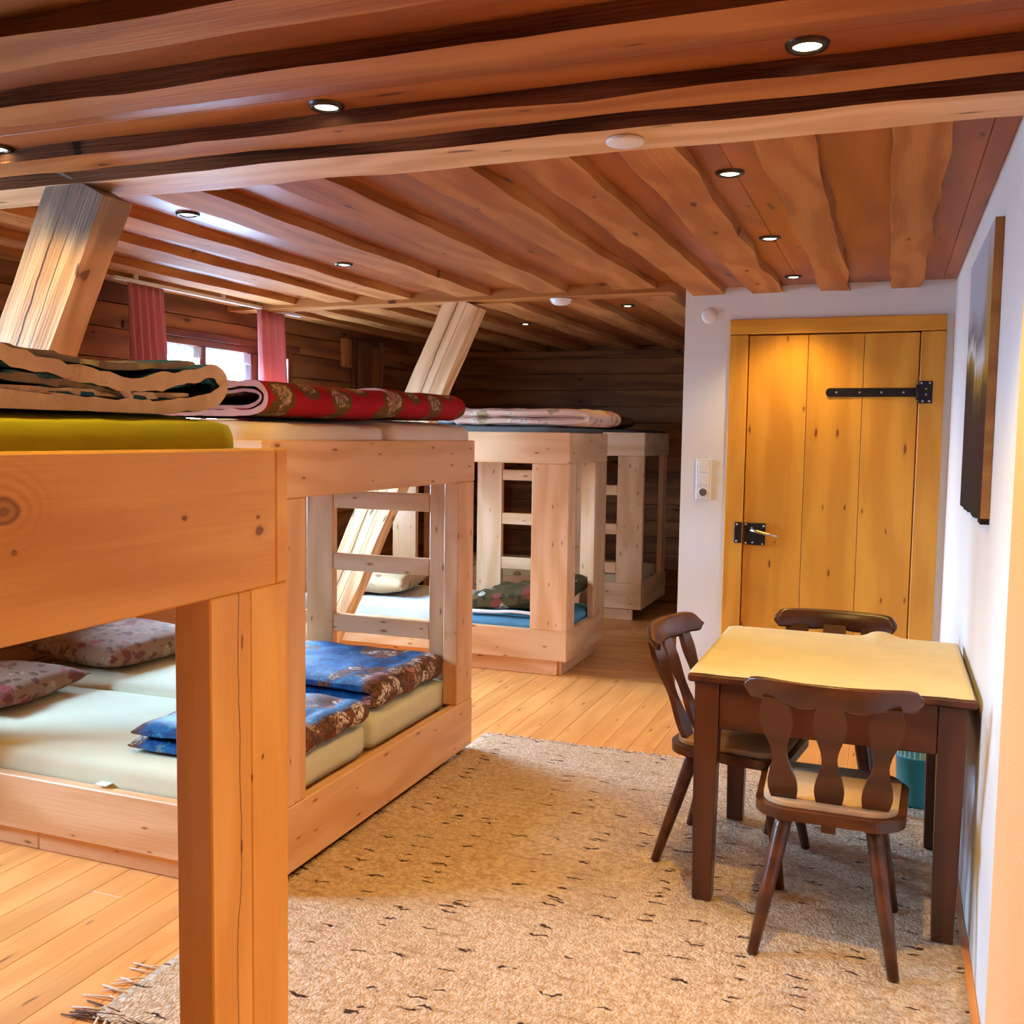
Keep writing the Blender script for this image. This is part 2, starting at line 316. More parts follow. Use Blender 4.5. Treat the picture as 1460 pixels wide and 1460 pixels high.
def picture_mat():
    m, nt, p = begin('painted_panel')
    raw = nd(nt, 'TexCoord').outputs['Object']           # local Z runs from 0 at the foot to .92 at the top
    s = nd(nt, 'SeparateXYZ', None, Vector=raw).outputs
    n = nd(nt, 'TexNoise', None, Vector=vmul(nt, raw, (3.5, 3.5, 1.8)), Scale=1.0, Detail=6.0, Distortion=.4).outputs[0]
    h = math_(nt, 'ADD', math_(nt, 'DIVIDE', s[2], .92), math_(nt, 'MULTIPLY_ADD', n, .34, -.17))
    h = math_(nt, 'ADD', h, math_(nt, 'MULTIPLY', s[1], -.10))
    r = nd(nt, 'ValToRGB', None, Fac=h); e = r.color_ramp.elements
    cols = [(0.0, (.018, .012, .010)), (.38, (.05, .024, .011)), (.46, (.12, .08, .02)), (.52, (.36, .22, .03)), (.56, (.66, .64, .62)), (.63, (.22, .19, .20)), (.74, (.42, .44, .49)), (1.0, (.46, .52, .60))]
    while len(e) < len(cols): e.new(.5)
    for i, (q, c) in enumerate(cols): e[i].position = q; e[i].color = (*c, 1)
    och = math_(nt, 'MULTIPLY', smooth(nt, math_(nt, 'ADD', s[1], math_(nt, 'MULTIPLY_ADD', n, .2, -.1)), .10, .20, .85, 0), math_(nt, 'MULTIPLY', smooth(nt, h, .46, .56), smooth(nt, h, .75, .95, 1, 0)))
    setc(nt, p, 'Base Color', mixc(nt, och, r.outputs[0], (.42, .26, .03))); p.inputs['Roughness'].default_value = .8; p.inputs['Specular IOR Level'].default_value = .15
    bump(nt, p, n, .3); return m
M['picture'] = picture_mat()

# ------------------------------------------------------------------ object helpers
WM = {}
def link(name, data, parent=None, mat=None, M4=None):
    o = bpy.data.objects.new(name, data); COL.objects.link(o)
    W = M4 or Matrix.Identity(4)
    if parent is not None:
        o.parent = parent; o.matrix_local = WM[parent.name].inverted() @ W
    else: o.matrix_world = W
    WM[o.name] = W.copy()
    if mat is not None and data is not None and not data.materials:
        for q in (mat if isinstance(mat, (list, tuple)) else [mat]): data.materials.append(q)
    return o
def T(x, y, z, rz=0): return Matrix.Translation((x, y, z)) @ Matrix.Rotation(rz, 4, 'Z')
def thing(name, label, cat, at, rz=0, group=None):
    o = link(name, None, None, None, T(*at, rz)); o.empty_display_size = .05
    o['label'] = label; o['category'] = cat
    if group: o['group'] = group
    return o
def tag(o, label, cat, group=None):
    o['label'] = label; o['category'] = cat
    if group: o['group'] = group
    return o
def setting(name, at=(0, 0, 0), data=None, mat=None):
    o = link(name, data, None, mat, T(*at)); o['kind'] = 'structure'
    return o
def mesh(bm, name='mesh', smooth_=False):
    bmesh.ops.recalc_face_normals(bm, faces=bm.faces)
    me = bpy.data.meshes.new(name); bm.to_mesh(me); bm.free()
    if smooth_:
        for q in me.polygons: q.use_smooth = True
    return me
def box_bm(dx, dy, dz, bev=0.0, c=(0, 0, 0), bm=None):
    own = bm is None; b = bm or bmesh.new()
    r = bmesh.ops.create_cube(b, size=1.0)
    for v in r['verts']: v.co = Vector((v.co.x*dx+c[0], v.co.y*dy+c[1], v.co.z*dz+c[2]))
    if bev and own: bmesh.ops.bevel(b, geom=list(b.edges), offset=bev, segments=1, affect='EDGES')
    return b
MC = {}
def board(name, p0, p1, width, thick, wdir, mat, parent=None, bev=.004, key=None):
    """straight timber from p0 to p1 (centre line); local X is the grain"""
    p0, p1 = Vector(p0), Vector(p1); L = (p1-p0).length
    X = (p1-p0).normalized(); Y = Vector(wdir); Y = (Y - X*Y.dot(X)).normalized(); Z = X.cross(Y)
    k = (round(L, 3), round(width, 4), round(thick, 4), bev, mat.name)
    if k not in MC:
        MC[k] = mesh(box_bm(L, width, thick, bev), name)
    W = Matrix.Identity(4); c = (p0+p1)/2
    for i in range(3): W[i][0], W[i][1], W[i][2], W[i][3] = X[i], Y[i], Z[i], c[i]
    return link(name, MC[k], parent, mat, W)
def slab(name, x0, x1, y0, y1, z0, z1, mat, parent=None, bev=.004):
    """axis-aligned timber, grain along its longest side"""
    d = [x1-x0, y1-y0, z1-z0]; c = Vector(((x0+x1)/2, (y0+y1)/2, (z0+z1)/2))
    i = d.index(max(d)); j, k = [q for q in range(3) if q != i]
    if d[j] < d[k]: j, k = k, j
    e = Vector([1.0 if q == i else 0 for q in range(3)])*d[i]/2
    return board(name, c-e, c+e, d[j], d[k], [1.0 if q == j else 0 for q in range(3)], mat, parent, bev)
def hewn(name, p0, p1, w_, h_, wdir, mats, parent=None, jit=.012, step=.12, seed=0, side_slot=0):
    """hand-hewn timber: a bar whose edges wander; local X along it, bottom and top faces slot 0, side faces slot side_slot"""
    p0, p1 = Vector(p0), Vector(p1); L = (p1-p0).length; n = max(3, int(L/step))
    X = (p1-p0).normalized(); Y = Vector(wdir); Y = (Y-X*Y.dot(X)).normalized(); Z = X.cross(Y)
    bm = bmesh.new(); rows = []
    for i in range(n+1):
        x = -L/2+L*i/n; r = []
        for q, (a, b) in enumerate(((-1, -1), (1, -1), (1, 1), (-1, 1))):
            dy = jit*(mnoise.noise((x*2.3, q*5.1+seed*3.7, seed))*1.6 + .5*mnoise.noise((x*8, q*7.7, seed+9)))
            dz = .35*jit*mnoise.noise((x*3, q*3.3+seed, seed+4))
            r.append(bm.verts.new((x, a*w_/2+dy, b*h_/2+dz)))
        rows.append(r)
    for i in range(n):
        for q in range(4):
            f = bm.faces.new((rows[i][q], rows[i][(q+1) % 4], rows[i+1][(q+1) % 4], rows[i+1][q]))
            f.material_index = side_slot if q in (1, 3) else 0; f.smooth = True
    for q in range(4):
        for A, B in zip(rows, rows[1:]): bm.edges.get((A[q], B[q])).smooth = False
    bm.faces.new(rows[0][::-1]); bm.faces.new(rows[-1])
    for r_ in (rows[0], rows[-1]):
        for q in range(4): bm.edges.get((r_[q], r_[(q+1) % 4])).smooth = False
    me = mesh(bm, name)
    W = Matrix.Identity(4); c = (p0+p1)/2
    for i in range(3): W[i][0], W[i][1], W[i][2], W[i][3] = X[i], Y[i], Z[i], c[i]
    return link(name, me, parent, mats, W)
def lathe(prof, seg=24):
    bm = bmesh.new(); rings = []
    for (r, z) in prof:
        if r < 1e-6: rings.append([bm.verts.new((0, 0, z))])
        else: rings.append([bm.verts.new((r*math.cos(2*math.pi*i/seg), r*math.sin(2*math.pi*i/seg), z)) for i in range(seg)])
    for a, b in zip(rings, rings[1:]):
        for i in range(seg):
            j = (i+1) % seg
            q = [a[i % len(a)], a[j % len(a)], b[j % len(b)], b[i % len(b)]]
            u = []
            for v in q:
                if v not in u: u.append(v)
            if len(u) > 2: bm.faces.new(u)
    return bm
def tube_bm(pts, r, seg=8, bm=None):
    bm = bm or bmesh.new(); pts = [Vector(p) for p in pts]; rs = r if isinstance(r, (list, tuple)) else [r]*len(pts); rows = []
    for i, p in enumerate(pts):
        d = (pts[min(i+1, len(pts)-1)]-pts[max(i-1, 0)]).normalized()
        a = d.orthogonal().normalized() if abs(d.z) < .9 else (Vector((1, 0, 0))-d*d.x).normalized()
        b = d.cross(a)
        rows.append([bm.verts.new(p+(a*math.cos(2*math.pi*k/seg)+b*math.sin(2*math.pi*k/seg))*rs[i]) for k in range(seg)])
    for A, B in zip(rows, rows[1:]):
        for k in range(seg): bm.faces.new((A[k], A[(k+1) % seg], B[(k+1) % seg], B[k]))
    bm.faces.new(rows[0][::-1]); bm.faces.new(rows[-1])
    return bm
def catmull(P, n=10):
    P = [Vector(p) for p in P]; out = []
    for i in range(len(P)-1):
        a = P[max(i-1, 0)]; b = P[i]; c = P[i+1]; d = P[min(i+2, len(P)-1)]
        for k in range(n):
            t = k/n
            out.append(.5*((2*b)+(c-a)*t+(2*a-5*b+4*c-d)*t*t+(3*b-a-3*c+d)*t**3))
    out.append(P[-1]); return out

# ------------------------------------------------------------------ bedding helpers
def mattress(name, x0, x1, y0, y1, z0, z1, mat, label, r=.045, seed=1, group=None, cat='mattress'):
    dx, dy, dz = x1-x0, y1-y0, z1-z0; bm = bmesh.new()
    nx, ny, nz = 22, 16, 5
    bmesh.ops.create_cube(bm, size=1)
    bmesh.ops.subdivide_edges(bm, edges=list(bm.edges), cuts=11, use_grid_fill=True)
    r = min(r, dz*.49)
    for v in bm.verts:
        p = Vector((v.co.x*dx, v.co.y*dy, v.co.z*dz)); h = Vector((dx/2, dy/2, dz/2))
        q = Vector([max(-(h[i]-r), min(h[i]-r, p[i])) for i in range(3)])
        d = p-q
        if d.length > 1e-6: p = q+d.normalized()*r if d.length > r else p
        w_ = .005*mnoise.noise((p.x*5+seed, p.y*5, p.z*4))+.0025*mnoise.noise((p.x*16, p.y*16+seed, p.z*9))
        if v.co.z > -.45: p += Vector((0, 0, w_*1.2))
        v.co = p
    o = link(name, mesh(bm, name, True), None, mat, T((x0+x1)/2, (y0+y1)/2, (z0+z1)/2))
    return tag(o, label, cat, group)
def pillow(name, at, sx, sy_, h, mat, label, rz=0, tilt=0, seed=0):
    bm = bmesh.new(); n = 20; g = {}
    for s in (1, -1):
        for i in range(n+1):
            for j in range(n+1):
                u, v = i/n*2-1, j/n*2-1
                e = max(0, (1-abs(u)**2.6)*(1-abs(v)**2.6))**.42
                z = s*h/2*e + .012*mnoise.noise((u*2.5+seed, v*2.5, s))*e
                pin = 1-.07*(1-abs(v)**2)*(abs(u) > .8)*((abs(u)-.8)/.2)
                pin2 = 1-.07*(1-abs(u)**2)*(abs(v) > .8)*((abs(v)-.8)/.2)
                k = (i, j, s) if 0 < i < n and 0 < j < n else (i, j, 0)
                if k not in g: g[k] = bm.verts.new((u*sx/2*pin, v*sy_/2*pin2, z))
        for i in range(n):
            for j in range(n):
                q = [g.get((a, b, s)) or g[(a, b, 0)] for a, b in ((i, j), (i+1, j), (i+1, j+1), (i, j+1))]
                bm.faces.new(q if s == 1 else q[::-1])
    W = T(*at, rz) @ Matrix.Rotation(tilt, 4, 'Y')
    o = link(name, mesh(bm, name, True), None, mat, W)
    return tag(o, label, 'pillow')
def folded(name, path, th, w0, w1, axis, mats, label, puff=.0, cell=.16, seed=0, ragged=.0, n=8, wn=26, cat='blanket', flip=False, grow=0.0):
    """sheet of thickness th following a folded (a, z) path, swept along the other axis; slot 0 print, slot 1 cut edge"""
    P = catmull([(p[0], p[1], 0) for p in path], n); N = len(P); s = [0.0]
    for i in range(1, N): s.append(s[-1]+(P[i]-P[i-1]).length)
    bm = bmesh.new(); rows = []
    ca = sum(p.x for p in P)/N; cz = min(p.y for p in P)
    for k in range(wn+1):
        t = k/wn; wv = w0+(w1-w0)*t; row = []
        ed = min(t, 1-t)*abs(w1-w0)
        taper = min(1.0, .55+.45*math.sqrt(min(1, ed/.05))) if not ragged else 1.0
        for side in (1, -1):
            rng = range(N) if side == 1 else range(N-1, -1, -1)
            for i in rng:
                d = (P[min(i+1, N-1)]-P[max(i-1, 0)]).normalized(); nrm = Vector((-d.y, d.x, 0))
                q = th/2
                if puff: q += puff*(math.sqrt(abs(math.sin(math.pi*s[i]/cell)))*math.sqrt(abs(math.sin(math.pi*(wv-w0)/cell)))-.6)
                e = min(1.0, .5+min(s[i], s[-1]-s[i])/.03)
                q *= e*taper
                q += .35*th*mnoise.noise((P[i].x*9+seed, wv*7, side*3.1))*.45
                if ragged and (k < 2 or k > wn-2): q += .3*th*mnoise.noise((s[i]*26, side*7.3+seed, k*.7))
                p = P[i]+nrm*side*q
                ww = wv
                if ragged and k in (0, wn): ww += ragged*mnoise.noise((s[i]*22, side*2+seed, k))
                p.y += .006*mnoise.noise((P[i].x*4, wv*4, seed+5))
                row.append((p.x, ww, max(p.y, cz-th/2)))
        rows.append(row)
    def co(q): return (q[1], q[0], q[2]) if axis == 'X' else (q[0], q[1], q[2])
    c = Vector(co((ca, (w0+w1)/2, cz)))
    V = [[bm.verts.new(Vector(co(q))-c) for q in row] for row in rows]
    m_ = len(rows[0])
    for k in range(wn):
        for i in range(m_):
            f = bm.faces.new((V[k][i], V[k][(i+1) % m_], V[k+1][(i+1) % m_], V[k+1][i]))
            f.smooth = True
            f.material_index = 0
    for k in (0, wn):
        for i in range(N-1):
            f = bm.faces.new((V[k][i], V[k][i+1], V[k][m_-2-i], V[k][m_-1-i])); f.material_index = 1; f.smooth = bool(ragged)
    for e in bm.edges:
        if len({f.material_index for f in e.link_faces}) > 1: e.smooth = False
    me = mesh(bm, name)
    o = link(name, me, None, mats, Matrix.Translation(c))
    if label: tag(o, label, cat)
    return o

# ------------------------------------------------------------------ the room shell
floor = setting('floor', (0, 0, 0), mesh(box_bm(4.7, 11.7, .1, 0, (-1.95, 3.45, -.075))), M['floor_far'])
x = WALL_L; i = 0
while x < WALL_R-.001:
    x2 = min(x+.128, WALL_R)
    cut = random.Random(i*3+1).uniform(.2, 5.2)
    for (a, b) in ((WALL_N, cut), (cut, 6.03)):
        slab('plank', x+.0006, x2-.0006, a+.0008, b-.0008, -.025, 0, M['floor'], floor, .0012)
    x = x2; i += 1
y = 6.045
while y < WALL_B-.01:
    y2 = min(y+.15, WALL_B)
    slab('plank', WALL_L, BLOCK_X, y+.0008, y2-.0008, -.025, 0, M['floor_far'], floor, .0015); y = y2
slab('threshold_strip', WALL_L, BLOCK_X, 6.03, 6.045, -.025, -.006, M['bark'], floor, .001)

ceil = setting('ceiling', (0, 0, 0), mesh(box_bm(4.7, 11.7, .1, 0, (-1.95, 3.45, CEIL+.075))), M['ceil_board'])
y = WALL_N
while y < 2.6:                                         # near half: boards across the room
    y2 = min(y+.26, 2.6)
    slab('board', WALL_L, WALL_R, y+.0008, y2-.0008, CEIL, CEIL+.025, M['ceil_board'], ceil, .0015); y = y2
x = WALL_L
while x < WALL_R-.001:                                 # far half: boards along the room
    x2 = min(x+.24, WALL_R)
    slab('board', x+.0008, x2-.0008, 2.6, 5.5, CEIL, CEIL+.025, M['ceil_board'], ceil, .0015)
    slab('board', x+.0008, x2-.0008, 5.5, WALL_B, CEIL, CEIL+.025, M['ceil_board'], ceil, .0015); x = x2
# near beams run across the room, barked edges on their faces
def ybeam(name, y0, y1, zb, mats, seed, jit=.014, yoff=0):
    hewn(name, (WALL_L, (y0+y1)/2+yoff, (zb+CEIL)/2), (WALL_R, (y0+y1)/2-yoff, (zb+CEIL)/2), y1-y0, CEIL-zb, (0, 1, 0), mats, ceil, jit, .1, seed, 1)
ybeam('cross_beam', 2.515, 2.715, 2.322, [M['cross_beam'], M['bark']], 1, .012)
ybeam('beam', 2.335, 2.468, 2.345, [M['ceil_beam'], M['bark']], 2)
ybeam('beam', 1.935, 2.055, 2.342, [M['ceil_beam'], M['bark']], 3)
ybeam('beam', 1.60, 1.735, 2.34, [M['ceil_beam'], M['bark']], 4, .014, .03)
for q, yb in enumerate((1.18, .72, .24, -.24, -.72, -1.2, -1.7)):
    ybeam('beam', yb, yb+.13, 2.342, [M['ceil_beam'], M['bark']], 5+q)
XB = [(-4.02, -3.86), (-3.72, -3.56), (-3.31, -3.12), (-2.92, -2.735), (-2.42, -2.215), (-1.92, -1.73), (-1.44, -1.235), (-1.08, -.905), (-.76, -.595), (-.385, -.235), (-.035, .118)]
for q, (a, b) in enumerate(XB):
    hewn('beam', ((a+b)/2, 2.70, (2.346+CEIL)/2), ((a+b)/2, 5.44 if b < BLOCK_X else DOOR_Y, (2.346+CEIL)/2), b-a, CEIL-2.346, (1, 0, 0), [M['ceil_beam']], ceil, .014, .12, 20+q)
    if b < BLOCK_X:
        hewn('beam', ((a+b)/2, 5.58, (2.346+CEIL)/2), ((a+b)/2, WALL_B, (2.346+CEIL)/2), b-a, CEIL-2.346, (1, 0, 0), [M['ceil_beam']], ceil, .014, .16, 40+q)
hewn('cross_beam', (WALL_L, 5.54, (2.325+CEIL)/2), (BLOCK_X-.01, 5.44, (2.325+CEIL)/2), .16, CEIL-2.325, (0, 1, 0), [M['ceil_beam']], ceil, .006, .2, 61)

# left wall: horizontal dark planks around three windows, on a backing
def holes(yA, yB, z0, z1):
    segs = [(yA, yB)]
    for (a, b, wz0, wz1) in WINDOWS:
        if z1 > wz0+.001 and z0 < wz1-.001:
            n = []
            for (s, e) in segs:
                if a > s and b < e: n += [(s, a), (b, e)]
                else: n.append((s, e))
            segs = n
    return segs
bm = bmesh.new()
for (z0, z1) in ((-.1, .9), (.9, 1.0), (1.0, 2.11), (2.11, CEIL+.05)):
    for (a, b) in holes(WALL_N, WALL_B+.1, z0, z1):
        box_bm(.12, b-a, z1-z0, 0, (WALL_L-.09, (a+b)/2, (z0+z1)/2), bm)
wl = setting('wall_left', (0, 0, 0), mesh(bm), M['log'])
zs = [0, .17, .34, .5, .7, .9, 1.0, 1.2, 1.40, 1.58, 1.76, 1.94, 2.11, 2.25, CEIL]
for z0, z1 in zip(zs, zs[1:]):
    for (a, b) in holes(WALL_N, WALL_B, z0, z1):
        slab('plank', WALL_L-.03, WALL_L, a, b, z0+.002, z1-.002, M['log'], wl, .005)
wb = setting('wall_back', (0, 0, 0), mesh(box_bm(4.5, .1, 2.6, 0, (-1.9, WALL_B+.08, 1.2))), M['log'])
z = 0
while z < CEIL-.01:
    z1 = min(z+.152, CEIL)
    slab('plank', WALL_L, BLOCK_X+.02, WALL_B, WALL_B+.03, z+.0015, z1-.0015, M['log'], wb, .005); z = z1
slab('top_plate', WALL_L+.02, BLOCK_X+.01, WALL_B-.05, WALL_B, 2.30, 2.346, M['log'], wb)
setting('wall_near', (0, 0, 0), mesh(box_bm(4.6, .1, 2.6, 0, (-1.95, WALL_N-.05, 1.2))), M['plaster'])
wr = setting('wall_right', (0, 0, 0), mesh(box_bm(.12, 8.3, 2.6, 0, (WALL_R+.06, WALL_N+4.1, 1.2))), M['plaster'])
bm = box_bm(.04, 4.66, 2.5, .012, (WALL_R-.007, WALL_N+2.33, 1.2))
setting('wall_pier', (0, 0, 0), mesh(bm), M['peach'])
# block with the door: front wall around the opening, side wall to the back
DX0, DX1, DZ = -.872, .248, 2.203                      # outer edges of the door frame
bm = bmesh.new()
for (a, b, z0, z1) in ((BLOCK_X, DX0, -.05, CEIL+.03), (DX1, WALL_R, -.05, CEIL+.03), (DX0, DX1, DZ, CEIL+.03)):
    box_bm(b-a, .14, z1-z0, 0, ((a+b)/2, DOOR_Y+.07, (z0+z1)/2), bm)
setting('wall_door_side', (0, 0, 0), mesh(bm), M['plaster'])
setting('wall_passage', (0, 0, 0), mesh(box_bm(.12, WALL_B-DOOR_Y-.14, 2.5, 0, (BLOCK_X+.06, (WALL_B+DOOR_Y+.14)/2, 1.18))), M['plaster'])
# door
dr = setting('door_1', ((DX0+DX1)/2, DOOR_Y, 0))
LX0, LX1, LZ = -.765, .122, 2.117
fy0, fy1 = DOOR_Y-.018, DOOR_Y+.12
slab('jamb', DX0, LX0-.004, fy0, fy1, 0, LZ, M['door'], dr, .004)
slab('jamb', LX1+.004, DX1, fy0, fy1, 0, LZ, M['door'], dr, .004)
slab('head', DX0, DX1, fy0-.002, fy1, LZ+.004, DZ, M['door'], dr, .004)
ly0, ly1 = DOOR_Y-.004, DOOR_Y+.04
cuts = [LX0, -.445, -.155, LX1]
for a, b in zip(cuts, cuts[1:]): slab('door_plank', a+.0012, b-.0012, ly0, ly1, .012, LZ-.004, M['door'], dr, .0025)
slab('door_backing', DX0, DX1, fy1+.001, fy1+.02, 0, DZ, M['bark'], dr)  # unseen dark slab, added to block sky light leaking round the door
for (a, b) in ((LX0-.004, LX0+.012), (LX1-.012, LX1+.004)): slab('door_stop', a, b, ly1+.001, fy1, 0, LZ, M['door'], dr)
slab('door_stop', LX0+.013, LX1-.013, ly1+.001, fy1, LZ-.02, LZ+.003, M['door'], dr)
bm = box_bm(.445, .008, .048, .003, (-.102, ly0-.004, 1.797))
bmesh.ops.create_cone(bm, segments=16, radius1=.024, radius2=.024, depth=.008, cap_ends=True, matrix=Matrix.Translation((-.322, ly0-.004, 1.797)) @ Matrix.Rotation(math.pi/2, 4, 'X'))
hs = link('strap_hinge', mesh(bm), dr, M['iron'])
pl = link('hinge_plate', mesh(box_bm(.07, .008, .118, .003, (.157, fy0-.004, 1.797))), dr, M['iron'])
bm = bmesh.new(); tube_bm([(.122, fy0-.012, 1.757), (.122, fy0-.012, 1.837)], .011, 10, bm)
link('hinge_pin', mesh(bm, 'pin', True), pl, M['iron'])
rv = mesh(lathe([(0, .005), (.004, .004), (.006, 0)], 10), 'rivet', True)
for (a, b) in ((-.29, 1.797), (-.17, 1.797), (-.06, 1.797), (.05, 1.797)):
    link('rivet', rv, hs, M['steel'], Matrix.Translation((a, ly0-.008, b)) @ Matrix.Rotation(math.pi/2, 4, 'X'))
for (a, b) in ((.137, 1.845), (.178, 1.845), (.160, 1.815), (.160, 1.785), (.178, 1.75), (.145, 1.75)):
    link('rivet', rv, pl, M['steel'], Matrix.Translation((a, fy0-.008, b)) @ Matrix.Rotation(math.pi/2, 4, 'X'))
lk = link('lock_plate', mesh(box_bm(.118, .014, .125, .003, (-.70, ly0-.007, 1.003))), dr, M['iron'])
st = link('strike_plate', mesh(box_bm(.042, .012, .118, .003, (-.791, fy0-.006, 1.008))), dr, M['iron'])
for (a, b) in ((-.75, 1.056), (-.65, 1.05), (-.655, .948), (-.748, .95), (-.71, .955), (-.715, 1.035)):
    link('rivet', rv, lk, M['steel'], Matrix.Translation((a, ly0-.014, b)) @ Matrix.Rotation(math.pi/2, 4, 'X'))
for b in (1.055, .96): link('rivet', rv, st, M['steel'], Matrix.Translation((-.797, fy0-.012, b)) @ Matrix.Rotation(math.pi/2, 4, 'X'))
bm = tube_bm([(-.705, ly0-.01, 1.025), (-.705, ly0-.055, 1.025)], .008, 10)
tube_bm([(-.715, ly0-.055, 1.027), (-.68, ly0-.06, 1.022), (-.62, ly0-.062, 1.008), (-.572, ly0-.062, 1.0)], [.009, .0085, .008, .0065], 10, bm)
link('lever_handle', mesh(bm, 'lever', True), lk, M['steel'])
bm = box_bm(.05, .08, 2.2, .006, (WALL_R-.024, DOOR_Y-.036, 1.1))   # pale reveal strip in the corner beside the frame

# window_1 (seen; its hidden lower part added for more daylight) and window_2 (its daylight falls between the bunks; out of frame)
def window(n, ya, yb, z0, z1, mull, fw=.055):
    o = setting('window_%d' % n, (WALL_L-.06, (ya+yb)/2, z0))
    xa, xb = WALL_L-.045, WALL_L+.012
    slab('window_frame', xa, xb, ya, ya+fw, z0, z1, M['window_wood'], o)
    slab('window_frame', xa, xb, yb-fw, yb, z0, z1, M['window_wood'], o)
    slab('window_frame', xa, xb, ya+fw, yb-fw, z1-.045, z1, M['window_wood'], o)
    slab('window_sill', xa, xb+.05, ya+fw, yb-fw, z0, z0+.045, M['window_wood'], o)
    ed = [ya+fw]
    for (a, b) in mull:
        slab('mullion', xa+.01, xb+.008, a, b, z0+.045, z1-.045, M['window_wood'], o); ed += [a, b]
    ed.append(yb-fw)
    for a, b in zip(ed[::2], ed[1::2]):
        slab('pane', WALL_L-.028, WALL_L-.024, a, b, z0+.045, z1-.045, M['glass'], o, 0)
window(1, *WINDOWS[0], [(5.158, 5.222), (5.675, 5.785)])
window(2, *WINDOWS[1], [(1.92, 1.98)])
slab('lintel', WALL_L, WALL_L+.014, 4.5, 6.3, 2.112, 2.16, M['window_wood'], wl)

# rug (before the furniture: it lies under the chairs)
rug = thing('woven_rug', 'large flecked beige wool rug lying on the pine floor under the dining table', 'rug', (-.83, 3.27, 0))
bm = bmesh.new(); bmesh.ops.create_grid(bm, x_segments=60, y_segments=70, size=1)
for v in bm.verts:
    X_, Y_ = -.815+v.co.x*1.075, 3.27+v.co.y*1.345
    if abs(v.co.x) > .99: X_ += .008*mnoise.noise((Y_*6, 1, v.co.x))
    if abs(v.co.y) > .99: Y_ += .010*mnoise.noise((X_*6, 3, v.co.y))
    v.co = (X_, Y_, 0.0105+.0015*mnoise.noise((X_*9, Y_*9, 0)))
r = bmesh.ops.extrude_face_region(bm, geom=list(bm.faces))
for v in [g for g in r['geom'] if isinstance(g, bmesh.types.BMVert)]: v.co.z = .0005
link('pile', mesh(bm, 'pile', True), rug, M['rug'])
rr = random.Random(3)
bmf = bmesh.new()
def tuft(bm, x, y, dx, dy, r_):
    tube_bm([(x, y, .009), (x+dx*.5+rr.uniform(-.006, .006), y+dy*.5, .008), (x+dx, y+dy, .004)], [r_, r_, r_*.6], 5, bm)
for (yb, s) in ((4.612, 1), (1.928, -1)):
    xx = -1.87
    while xx < .17:
        tuft(bmf, xx, yb, rr.uniform(-.03, .03), s*rr.uniform(.02, .055), rr.uniform(.002, .0045)); xx += rr.uniform(.006, .03)
yy = 1.96
while yy < 2.2:
    tuft(bmf, -1.88, yy, rr.uniform(-.12, -.02), rr.uniform(-.05, .03), rr.uniform(.002, .004)); yy += rr.uniform(.008, .03)
f = link('fringe', mesh(bmf, 'fringe', True), rug, M['fringe_light']); f['kind'] = 'stuff'
bmf = bmesh.new(); xx = -1.87
while xx < .17:
    tuft(bmf, xx, 4.607, rr.uniform(-.04, .04), rr.uniform(.005, .03), rr.uniform(.003, .006)); xx += rr.uniform(.02, .14)
for k in range(16): tuft(bmf, rr.uniform(-1.9, -1.7), rr.uniform(1.92, 1.97), rr.uniform(-.14, -.03), rr.uniform(-.03, .03), .003)
f = link('dark_fringe', mesh(bmf, 'dark_fringe', True), rug, M['fringe_dark']); f['kind'] = 'stuff'

# ------------------------------------------------------------------ diagonal braces
hewn_b1 = hewn('timber_brace', (-3.635, 2.585, .0), (-2.463, 2.585, 2.33), .225, .13, (0.9, 0, -.43), [M['brace_grey']], None, .008, .1, 71)
tag(hewn_b1, 'thick pale leaning timber brace at far left, its top end greyed', 'timber')
hewn_b2 = hewn('timber_brace', (-3.51, 5.51, .0), (-2.41, 5.51, 2.335), .222, .13, (0.9, 0, -.43), [M['brace']], None, .008, .1, 77)
tag(hewn_b2, 'cracked pale leaning timber brace rising behind the red blankets', 'timber')

# ------------------------------------------------------------------ bunk beds
BW = M['bed']
# bunk 1, nearest
b1 = thing('bunk_bed', 'nearest pine bunk bed with one very wide knotty rail, at the left front', 'bunk bed', (-2.17, .76, 0), 0, 'pine bunk beds')
X1, Y1 = -1.15, 1.728
slab('side_rail', X1-.05, X1, -.155, 1.684, 1.232, 1.506, M['bed_eye'], b1)
slab('side_rail', -3.2, -3.15, -.155, 1.684, 1.232, 1.506, M['bed_big'], b1)
slab('end_rail', -3.2, X1-.001, 1.685, Y1, 1.2325, 1.5055, M['bed_big'], b1)
slab('end_rail', -3.2, X1-.001, -.2, -.156, 1.2325, 1.5055, M['bed_big'], b1)
slab('post', X1-.083, X1-.001, 1.476, 1.5995, .0, 1.231, M['bed_crack'], b1, .003)
slab('post', X1-.083, X1-.002, 1.6005, 1.727, .0, 1.2315, M['bed_big'], b1, .003)
for yy in (-.2, -.075): slab('post', X1-.083, X1-.001, yy, yy+.124, .0, 1.231, M['bed_crack'], b1, .003)
for ya, yb in ((1.48, 1.727), (-.2, .05)): slab('post', -3.2, -3.12, ya, yb, 0, 1.231, BW, b1)
slab('base_board', X1-.06, X1-.01, .05, 1.475, .06, .27, BW, b1)
slab('base_board', -3.19, -3.14, .05, 1.475, .06, .27, BW, b1)
slab('deck', -3.14, X1-.055, -.15, 1.68, 1.40, 1.425, BW, b1)
slab('deck', -3.11, X1-.09, -.1, .95, .20, .225, BW, b1)
mattress('mattress', -3.1, X1-.062, .82, 1.672, 1.426, 1.572, M['green'], 'olive green mattress on the upper deck of the nearest bunk', .06, 3)
mattress('mattress', -3.1, X1-.062, -.12, .81, 1.426, 1.572, M['green'], 'olive green mattress of the nearest bunk running out at the left picture edge', .06, 4)
